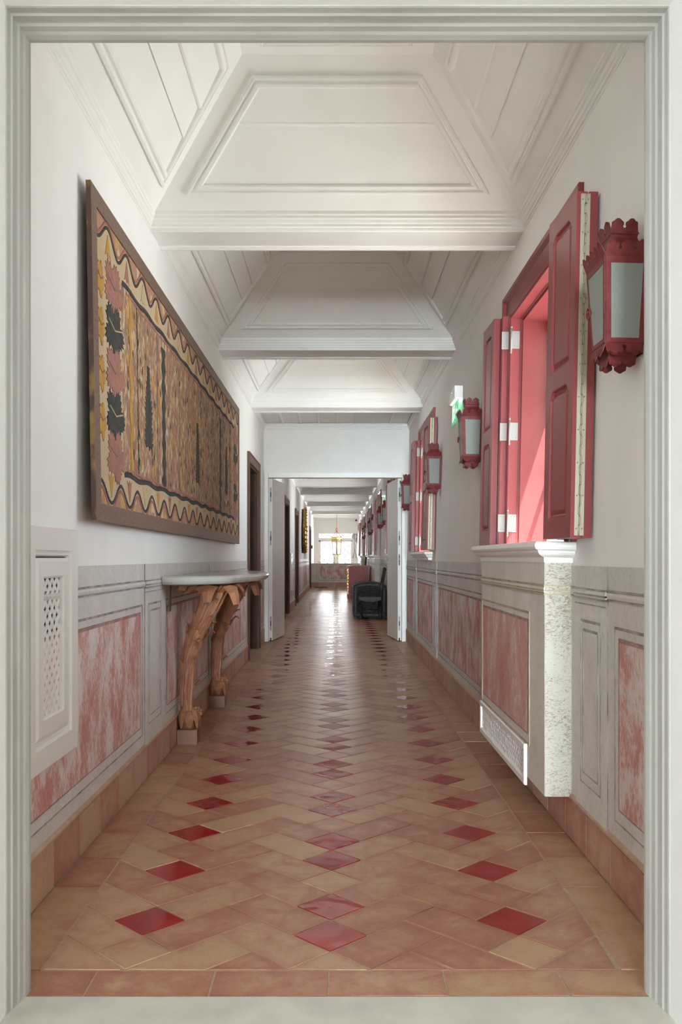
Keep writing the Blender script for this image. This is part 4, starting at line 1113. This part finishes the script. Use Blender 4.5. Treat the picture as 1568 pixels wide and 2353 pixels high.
# carved apron under the top
mb = MB(); mb.tube([(.02, -.78, .93), (.20, -.74, .93), (.27, -.5, .93), (.31, -.2, .93), (.315, 0, .93), (.31, .2, .93), (.27, .5, .93), (.20, .74, .93), (.02, .78, .93)], .024, 8)
mb.build('apron', 'clay', con)
def leg(yc):
    r = empty('leg', (0, yc, 0), parent=con)
    MB().prism(rect(.002, .118, -.065, .065), Fr((0, 0, 0), (1, 0, 0), (0, 1, 0), (0, 0, 1)), 0, .088, .005).build('foot_block', 'clay2', r)
    path = [(.056, .085, .046), (.052, .16, .038), (.048, .26, .028), (.052, .38, .026), (.062, .50, .028), (.084, .60, .031), (.120, .69, .036), (.160, .77, .041), (.190, .84, .046), (.210, .90, .052), (.222, .945, .064)]
    MB().tube([(x, 0, z) for x, z, _ in path], [q for _, _, q in path], 12, up=(0, 1, 0)).build('leg_core', 'clay', r)
    side0 = V((0, 1, 0))
    def at(t_):
        f = max(0, min(.9999, t_))*(len(path)-1); i = int(f); g_ = f-i; a, b_ = path[i], path[i+1]
        P = V((a[0]+(b_[0]-a[0])*g_, 0, a[1]+(b_[1]-a[1])*g_)); T = V((b_[0]-a[0], 0, b_[1]-a[1])).normalized(); return P, T, a[2]+(b_[2]-a[2])*g_
    rd = random.Random(3)
    def out_dir(T, a): nor = side0.cross(T); return side0*math.cos(a)+nor*math.sin(a)
    # overlapping long palm leaves hugging the shaft
    for row, t0 in enumerate([.13, .21, .29, .36, .43, .50, .57]):
        na = 5
        for k in range(na):
            a = 2*PI*(k+.5*(row % 2))/na+.15*rd.random(); P0, T0, r0 = at(t0); out = out_dir(T0, a)
            if (P0+out*r0).x < .010: continue
            Ls = .26+.06*rd.random(); flare = rd.choice((.006, .010, .014, .030)); pts = []; NS = 9
            for s_ in range(NS):
                f = s_/(NS-1); P, T, rr = at(t0+f*Ls); ou = out_dir(T, a)
                lift = .004+.008*math.sin(f*PI*.5)+(flare*((f-.7)/.3)**1.6 if f > .7 else 0)
                pts.append(P+ou*(rr+lift)-(T*.016 if f > .99 else V((0, 0, 0))))
            sd = T0.cross(out).normalized()
            mb = MB().frond(pts, [.012, .020, .027, .031, .031, .028, .022, .015, .004], .012, sd)
            mb.v = [V((max(p.x, .004), p.y, p.z)) for p in mb.v]; mb.build('palm_leaf', 'clay', r)
    # long fronds running up the shaft and arching over beneath the marble
    for a, t0, R2, dr_, w_ in ((0, .50, .22, .09, .038), (PI, .50, .24, .13, .040), (-.55, .55, .17, .05, .036), (PI+.55, .55, .18, .06, .036), (-PI/2, .52, .155, .035, .038), (-1.05, .60, .17, .03, .034), (PI+1.05, .60, .17, .03, .034),
                              (.6, .62, .20, .11, .034), (PI-.6, .62, .22, .15, .036), (-.3, .68, .11, .07, .028), (PI+.3, .68, .11, .07, .028), (-1.3, .68, .10, .06, .030), (-1.9, .70, .11, .07, .030), (PI/2, .62, .10, .06, .034)):
        pts = []; NS = 12
        for s_ in range(NS):
            f = s_/(NS-1)
            if f < .55:
                P, T, rr = at(t0+(.92-t0)*f/.55); ou = out_dir(T, a); pts.append(P+ou*(rr+.010+.016*f)); last = (P, ou, rr)
            else:
                g_ = (f-.55)/.45; P, T, rr = at(.92); ou = out_dir(T, a); h_ = V((ou.x, ou.y, 0))
                h_ = (h_.normalized() if h_.length > .1 else V((1, 0, 0)))
                z = .895+.050*math.sin(min(1, g_*1.7)*PI/2)-dr_*.75*max(0, (g_-.35)/.65)**2.2
                pts.append(V((P.x, 0, 0))+h_*(rr+.02+R2*g_*(1 if g_ < .9 else .97))+V((0, 0, z)))
        d = V((pts[-2].x-pts[6].x, pts[-2].y-pts[6].y, 0))
        d = d.normalized() if d.length > .01 else V((1, 0, 0))
        wd = [.012, .018, .022, .024, .025, .026, w_*.75, w_*.92, w_, w_, w_*.85, .016]
        mb = MB().frond(pts, [w*1.15 for w in wd], .018, V((-d.y, d.x, 0))); mb.v = [V((max(p.x, .004), p.y, min(p.z, .953))) for p in mb.v]; mb.build('frond', 'clay', r)
    for a, z0, ln_ in ((-75, .56, .10), (5, .60, .11), (-110, .64, .09), (10, .34, .05)):
        ar = math.radians(a); P = V((.070+max(0, z0-.4)*.25, 0, z0)); d = V((math.cos(ar), math.sin(ar), 0))
        pts = [P+d*(.030+ln_*f*.6)+V((0, 0, ln_*(f*1.2-f*f*f*.75))) for f in [i/6 for i in range(7)]]
        mb = MB().frond(pts, [.018, .024, .025, .023, .018, .012, .003], .012, V((-d.y, d.x, 0))); mb.v = [V((max(p.x, .004), p.y, p.z)) for p in mb.v]; mb.build('curled_leaf', 'clay', r)
    mb = MB(); c0 = V((.110, -.012, .180)); dn = V((.75, -.65, .1)).normalized(); s1 = dn.cross(V((0, 0, 1))).normalized(); s2 = s1.cross(dn)
    for rr_, nn, rad in ((.030, 9, .011), (.016, 6, .009), (0, 1, .010)):
        for k in range(nn):
            a = 2*PI*k/nn; P = c0+s1*rr_*math.cos(a)+s2*rr_*math.sin(a)
            mb.tube([P-dn*.02, P+dn*.002, P+dn*.008, P+dn*.010], [rad, rad, rad*.7, rad*.1], 7)
    mb.build('rosette', 'clay', r)
    for k in range(8):
        a = 2*PI*k/8+.2; d = V((math.cos(a), math.sin(a), 0)); P = V((.060, 0, .15))
        jz = .02*(k % 3)
        pts = [P+d*(.026+.040*f+.012*math.sin(f*PI))+V((0, 0, -.058*f*f+(.045+jz)*(1-f))) for f in (0, .2, .4, .6, .8, .92, 1)]
        mb = MB().frond(pts, [.010, .020, .026, .026, .020, .012, .004], .014, V((-d.y, d.x, 0)))
        mb.v = [V((max(p.x, .004), p.y, max(p.z, .085))) for p in mb.v]; mb.build('foot_leaf', 'clay', r)
leg(-.66); leg(.67)
mb = MB()
for y_ in (-.98, .98): mb.box(.002, .010, y_-.02, y_+.02, .80, .955); mb.box(.002, .16, y_-.015, y_+.015, .945, .955)
mb.build('wall_bracket', 'wood_dark', con)

# ================================================================ SECTION 2 THINGS
# trunk
TR = V((.61, 17.0, 0))
tk = empty('trunk', TR, label='black domed leather trunk studded with nails behind the dark carved chair', cat='trunk')
pts = [(-.295, .03), (.295, .03), (.295, .575)]+[(.295*math.cos(a), .575+.075*math.sin(a)) for a in [PI*k/14 for k in range(1, 14)]]+[(-.295, .575)]
f_ = Fr((0, 0, 0), (1, 0, 0), (0, 0, 1), (0, -1, 0))
MB().prism(pts, f_, -.5, .5, .006).build('trunk_body', 'blackleather', tk)
for y_ in (-.47, -.2, .2, .47): MB().ring(pts, [(0, -y_-.018), (-.006, -y_-.018), (-.006, -y_+.018), (0, -y_+.018)], f_).build('trunk_strap', 'darkwood', tk)
MB().ring(inset(pts, .02), [(0, .5), (0, .508), (.03, .508), (.03, .5)], f_).build('end_trim', 'darkwood', tk)
mb = MB()
for k in range(20): mb.lathe([(.007, 0), (.005, -.004), (0, -.005)], (-.301, -.49+.05*k, .575), 6, 'x'); mb.lathe([(.007, 0), (.005, -.004), (0, -.005)], (-.301, -.49, .05+.026*k), 6, 'x')
mb.build('nail_heads', 'brass', tk)
for x_, y_ in ((-.26, -.46), (.26, -.46), (-.26, .46), (.26, .46)): MB().box(x_-.03, x_+.03, y_-.03, y_+.03, 0, .032).build('foot', 'darkwood', tk)

def chair(x, y, label, backh, sw=.43, rz=0):
    r = empty('carved_chair', (x, y, 0), (0, 0, rz), label=label, cat='chair')
    # faces -x ; seat .40 deep (x), sw wide (y)
    MB().prism(rect(-.20, .20, -sw/2, sw/2), FX, .41, .455, .012).build('seat', 'blackleather', r)
    mb = MB(); fr2 = Fr((0, -sw/2, 0), (1, 0, 0), (0, 0, 1), (0, -1, 0))
    ap = [(-.19, .41), (-.19, .36), (-.12, .345), (-.06, .325), (0, .335), (.06, .325), (.12, .345), (.19, .36), (.19, .41)]
    mb.prism(ap, fr2, -.02, 0); mb.prism(ap, Fr((0, sw/2, 0), (1, 0, 0), (0, 0, 1), (0, -1, 0)), 0, .02)
    mb.prism([(-sw/2+.01, .41), (-sw/2+.01, .35), (0, .32), (sw/2-.01, .35), (sw/2-.01, .41)], Fr((-.19, 0, 0), (0, 1, 0), (0, 0, 1), (-1, 0, 0)), -.02, 0)
    mb.build('seat_apron', 'darkwood', r)
    for sy in (-1, 1):
        yy_ = sy*(sw/2-.025)
        MB().tube([(-.175, yy_, .42), (-.200, yy_, .36), (-.195, yy_, .27), (-.160, yy_, .16), (-.150, yy_, .08), (-.180, yy_, .03), (-.205, yy_, .014)], [.030, .034, .026, .019, .017, .020, .014], 8).build('leg', 'darkwood', r)
        MB().tube([(.175, yy_, .43), (.165, yy_, .25), (.17, yy_, .12), (.195, yy_, .012)], [.022, .019, .018, .017], 8).build('leg', 'darkwood', r)
        H = backh
        MB().tube([(.18, yy_, .42), (.195, yy_, .55), (.225, yy_, .70), (.255, yy_, H-.06), (.262, yy_, H-.035), (.268, yy_, H-.01), (.272, yy_, H)], [.020, .018, .022, .018, .026, .022, .006], 8).build('back_post', 'darkwood', r)
    MB().tube([(.252, -sw/2+.03, backh-.10), (.262, -.08, backh-.06), (.264, 0, backh-.045), (.262, .08, backh-.06), (.252, sw/2-.03, backh-.10)], [.016, .022, .028, .022, .016], 8).build('crest_rail', 'darkwood', r)
    mb = MB()
    for k in range(3):
        yk = (k-1)*.07; mb.tube([(.200, yk, .56), (.225, yk*1.5, .66), (.238, yk*.6, .74), (.255, yk*1.2, backh-.06)], .012, 6)
    mb.tube([(.198, -sw/2+.03, .555), (.198, sw/2-.03, .555)], .013, 6); mb.build('back_splat', 'darkwood', r)
    MB().tube([(-.16, -sw/2+.03, .16), (.165, -sw/2+.03, .17)], .012, 6).tube([(-.16, sw/2-.03, .16), (.165, sw/2-.03, .17)], .012, 6).tube([(0, -sw/2+.03, .165), (0, sw/2-.03, .165)], .012, 6).build('stretcher', 'darkwood', r)
chair(.60, 16.18, 'dark carved wooden chair with cabriole legs in front of the black trunk', .93, .40)
chair(.62, 26.6, 'tall-backed dark carved chair beyond the red chest of drawers', 1.25, .48)
# red chest of drawers
CH = V((.60, 24.9, 0))
ch = empty('chest_of_drawers', CH, label='red chest of drawers with brass handles behind the black trunk', cat='chest of drawers')
MB().box(-.27, .28, -.5, .5, .10, .865).build('carcass', 'chestred', ch)
MB().prism(rect(-.30, .29, -.52, .52), FX, .865, .893, .006).build('chest_top', 'chestred', ch)
mb = MB(); f_ = Fr((0, -.505, 0), (1, 0, 0), (0, 0, 1), (0, -1, 0))
mb.prism([(-.30, 0), (-.21, 0), (-.20, .03), (-.15, .055), (.15, .055), (.20, .03), (.21, 0), (.29, 0), (.29, .125), (-.30, .125)], f_, -.015, 0)
mb.prism([(-.30, 0), (-.21, 0), (-.20, .03), (-.15, .055), (.15, .055), (.20, .03), (.21, 0), (.29, 0), (.29, .125), (-.30, .125)], Fr((0, .52, 0), (1, 0, 0), (0, 0, 1), (0, -1, 0)), -.0, .015)
mb.box(-.30, -.285, -.5, .5, 0, .125); mb.build('plinth', 'chestred', ch)
mb = MB(); mb.box(-.302, .292, -.523, -.519, .878, .886); mb.box(-.302, .29, -.523, -.519, .120, .128); mb.box(-.272, -.266, -.506, -.499, .12, .87); mb.box(.272, .282, -.506, -.499, .12, .87); mb.build('pale_edge_line', 'chestpink', ch)
for k in range(4):
    z0 = .14+k*.18
    dw = MB().box(-.292, -.268, -.47, .47, z0, z0+.165).build('drawer', 'chestred', ch)
    mb = MB()
    for y_ in (-.28, .28):
        mb.box(-.297, -.291, y_-.05, y_+.05, z0+.06, z0+.10); mb.tube([(-.295, y_-.04, z0+.085), (-.318, y_-.03, z0+.06), (-.322, y_, z0+.05), (-.318, y_+.03, z0+.06), (-.295, y_+.04, z0+.085)], .005, 6)
    mb.build('drawer_handle', 'brasslamp', dw)
mb = MB()
for k in range(9): mb.box(-.296, -.27, -.503, -.495, .14+k*.08, .17+k*.08)
mb.build('gilt_corner', 'gilt', ch)

# gilt mirror on the left wall
MR = V((XL, 25.2, 1.85))
mi = empty('gilt_mirror', MR, (0, 0, 0), label='tall baroque gilt mirror hanging past the third dark wooden door', cat='mirror')
N_ = 60; out = []
for k in range(N_):
    a = 2*PI*k/N_; ca, sa = math.cos(a), math.sin(a)
    rz = .62*sa; wz = (.40 if rz < .1 else .40-.30*((rz-.1)/.52)**.8)*(1 if rz > -.42 else 1-.35*(-.42-rz)/.2)
    ry = wz*(abs(ca)**.45)*(1 if ca > 0 else -1)
    kk = 1+.03*math.sin(15*a)
    out.append((ry*kk, rz*kk))
f_ = Fr((.03, 0, 0), (0, 1, 0), (0, 0, 1), (1, 0, 0))
MB().prism(inset(out, .02), f_, -.028, .03).build('mirror_back', 'darkwood', mi)
inn = [(p[0]*.72, p[1]*.76) for p in out]
mb = MB(); vs_ = []
for f, h in ((1, .02), (.98, .07), (.92, .10), (.85, .08), (.80, .06), (.76, .05)):
    vs_ += [f_(p[0]*f, p[1]*f, h) for p in out]
mb.add(vs_, [(i*N_+k, i*N_+(k+1) % N_, (i+1)*N_+(k+1) % N_, (i+1)*N_+k) for i in range(5) for k in range(N_)], True)
rd = random.Random(2)
for k in range(0, N_, 2):
    p = out[k]; mb.lathe([(.0, .035), (.018, .02), (.026, 0)], f_(p[0]*.95, p[1]*.95, .08+.02*rd.random()), 7, 'x')
mb.tube([f_(0, .58, .06), f_(-.02, .62, .08), f_(0, .66, .07)], [.04, .03, .01], 7)
mb.build('gilt_frame', 'gilt', mi)
MB().prism([(p[0]*.77, p[1]*.77) for p in out], f_, .035, .045).build('mirror_glass', 'mirror', mi)

# hanging brass lantern near the end
HL = V((.02, 36.5, 2.86))
hl = empty('hanging_lantern', HL, label='brass hexagonal lantern hanging before the bright lattice-glazed end door', cat='lantern')
mb = MB(); zt_, zb_ = -1.03, -1.62
def hexa(rad, z, a0=PI/6): return [V((rad*math.cos(a0+PI*k/3), rad*math.sin(a0+PI*k/3), z)) for k in range(6)]
Th, Bh = hexa(.225, zt_), hexa(.175, zb_)
for k in range(6):
    mb.tube([Th[k], Bh[k]], .016, 6); mb.tube([Th[k], Th[(k+1) % 6]], .02, 6); mb.tube([Bh[k], Bh[(k+1) % 6]], .022, 6)
    mb.tube([Th[k]*1.0+V((0, 0, .09)), Th[(k+1) % 6]+V((0, 0, .09))], .016, 6)
    o_ = Th[k]; d = V((o_.x, o_.y, 0)).normalized()
    mb.tube([o_+V((0, 0, .09)), o_+d*.03+V((0, 0, .12)), o_+d*.06+V((0, 0, .16)), o_+d*.03+V((0, 0, .18))], [.012, .01, .008, .004], 5)
    mb.tube([o_+V((0, 0, .09)), V((o_.x*.55, o_.y*.55, zt_+.20)), V((0, 0, zt_+.36))], .010, 5)
mb.add([*[p for p in Th], *[p+V((0, 0, .09)) for p in Th]], [(k, (k+1) % 6, 6+(k+1) % 6, 6+k) for k in range(6)])
mb.build('lantern_frame', 'brasslamp', hl)
mb = MB().add([*[p*1.0 for p in hexa(.218, zt_)], *hexa(.170, zb_)], [(k, (k+1) % 6, 6+(k+1) % 6, 6+k) for k in range(6)]); mb.build('glass_pane', 'frosted', hl)
MB().tube([(0, 0, zb_), (0, 0, zb_+.28)], .02, 8).build('candle', 'candle', hl)
mb = MB().lathe([(0, zt_+.34), (.05, zt_+.36), (.03, zt_+.42), (.045, zt_+.45), (.012, zt_+.50)], (0, 0, 0), 10); mb.tube([(0, 0, zt_+.5), (0, 0, .523)], .012, 6); mb.build('hanging_rod', 'chestpink', hl)

# low wall before the end, with the glazed door beyond
lw = MB().box(XL, .965, YPAR, YPAR+.16, 0, .875).build('wall_parapet', 'stone_warm', kind='structure')
MB().box(XL, .965, YPAR-.015, YPAR+.17, .875, .895).build('coping', 'stone', lw)
f_ = Fr((0, YPAR, 0), (1, 0, 0), (0, 0, 1), (0, -1, 0))
MB().prism(rect(-.61, .50, .30, .80), f_, 0, .006).build('pink_panel', 'pink', lw)
mb = MB(); bars(mb, f_, -.66, .55, .25, .85, .012, .004); mb.prism(rect(-.73, -.72, .18, .875), f_, 0, .004); mb.build('painted_line', 'line', lw)
for k in range(6): MB().prism(rect(XL+.013+.30*k, XL+.309+.30*k, .002, .178), f_, 0, .014, .002).build('tile', 'skirt_tile', lw)
MB().tube([(-.70, YPAR+.08, .893), (-.70, YPAR+.08, .95), (-.66, YPAR+.12, .98), (-.62, YPAR+.2, .95), (-.62, YPAR+.25, .893)], .010, 8).build('handrail', 'brasslamp', lw)
mt = MB().prism(rect(-.24, .24, -.30, .30), FX, 0, .014, .004).build('doormat', 'mat'); mt.location = (-.56, 33.75, .0015)
mt['label'] = 'small dark red doormat before the low pink-panelled wall'; mt['category'] = 'doormat'
# end wall with glazed door
ew = MB(); ew.box(XL-.2, -.80, YEND, YEND+.2, 0, 3.4); ew.box(.74, 1.2, YEND, YEND+.2, 0, 3.4); ew.box(-.80, .74, YEND, YEND+.2, 2.17, 3.4)
ew.build('wall_end', 'plaster', kind='structure')
ed = empty('door_6', (0.02, YEND, 0), kind='structure')
f_ = Fr((0, 0, 0), (1, 0, 0), (0, 0, 1), (0, -1, 0))
mb = MB()
for q in (rect(-.84, -.77, 0, 2.17), rect(.69, .74, 0, 2.17), rect(-.77, .69, 1.86, 1.955), rect(-.77, .69, 2.15, 2.17), rect(-.77, .69, 0, .30)): mb.prism(q, f_, -.06, .02, .004)
for s_ in (-1, 1):
    x0, x1 = (-.77, -.035) if s_ < 0 else (-.025, .69)
    a = -.62 if s_ < 0 else .02-.015; 
    mb.prism(rect(x0, x0+(.075 if s_ < 0 else .105), .30, 1.90), f_, -.04, .0, .004); mb.prism(rect(x1-(.115 if s_ < 0 else .075), x1, .30, 1.90), f_, -.04, .0, .004); mb.prism(rect(x0, x1, 1.80, 1.86), f_, -.04, 0)
mb.build('door_frame', 'whitewarm', ed)
def diamonds(u0, u1, v0, v1, P):
    mb = MB(); H = (u1-u0)+(v1-v0); k = -40
    for sg in (1, -1):
        for k in range(-30, 31):
            d = V((1, sg)).normalized(); nr = V((-d.y, d.x))*.008; c0 = V((u0+k*P, v0))
            p = [c0-d*4-nr, c0+d*4-nr, c0+d*4+nr, c0-d*4+nr]; q = clip_rect([tuple(x) for x in p], u0, u1, v0, v1)
            if len(q) >= 3:
                if parea(q) < 0: q = q[::-1]
                mb.prism(q, f_, -.028, -.018)
    return mb
for i, (u0, u1, v0, v1) in enumerate(((-.695, -.15, .30, 1.80), (.08, .615, .30, 1.80), (-.77, .69, 1.955, 2.15))):
    p_ = MB().prism(rect(u0, u1, v0, v1), f_, -.034, -.030).build('pane', 'glass', ed)
    diamonds(u0, u1, v0, v1, .29 if i < 2 else .29).build('lattice_glazing_bar', 'line', p_)
mb = MB()
for x_ in (-.09, .03): mb.tube([(x_, -.03, .90), (x_, -.06, .93), (x_, -.06, 1.10), (x_, -.03, 1.13)], .010, 6)
mb.build('door_handle', 'brasslamp', ed)
# ornate pale ornament beside the end door
orn = empty('wall_ornament', (.80, YEND-.02, 1.1), label='pale ornate plaster ornament with round head beside the end door', cat='ornament')
mb = MB(); mb.lathe([(0, -.03), (.06, -.045), (.09, -.02), (.12, -.03), (.13, 0)], (0, 0, .93), 16, 'y')
mb.tube([(0, -.02, .82), (.02, -.04, .74), (-.015, -.04, .62), (.015, -.03, .50), (-.01, -.03, .38), (.01, -.03, .26)], [.03, .022, .014, .014, .016, .03], 8)
mb.tube([(-.08, -.03, .0), (-.06, -.05, .14), (0, -.05, .26), (.06, -.05, .14), (.07, -.03, .0)], [.03, .024, .03, .024, .03], 8); mb.build('ornament_body', 'greymarble', orn)
# small wall fittings
def fitting(name, x, y, z, dx, dy, dz, mat, label, cat):
    e = MB().prism(rect(-dy, dy, -dz, dz), Fr((0, 0, 0), (0, 1, 0), (0, 0, 1), (1 if x < 0 else -1, 0, 0)), 0, dx, .002).build(name, mat); e.location = (x, y, z); e['label'] = label; e['category'] = cat; return e
sw = fitting('light_switch', XL, 11.45, 1.54, .010, .04, .075, 'white', 'white double light switch on the wall between the first dark door and the partition', 'light switch')
for z_ in (-.033, .033): MB().prism(rect(-.025, .025, z_-.024, z_+.024), Fr((0, 0, 0), (0, 1, 0), (0, 0, 1), (1, 0, 0)), .010, .013, .002).build('rocker', 'white', sw)
fitting('alarm_call_point', XL, 34.9, 1.52, .05, .06, .06, 'redmetal', 'small red alarm call point on the wall past the last dark door', 'alarm')
fitting('alarm_sounder', .958, 35.2, 2.28, .06, .06, .06, 'redmetal', 'small red alarm box high on the window wall near the end', 'alarm')
cm = MB().lathe([(0, 0), (.035, .0), (.04, -.03), (.025, -.06), (0, -.065)], (0, 0, 0), 12, 'y').build('security_camera', 'black')
cm.location = (.86, YEND-.001, 2.72); cm['label'] = 'small black dome security camera high on the end wall'; cm['category'] = 'security camera'
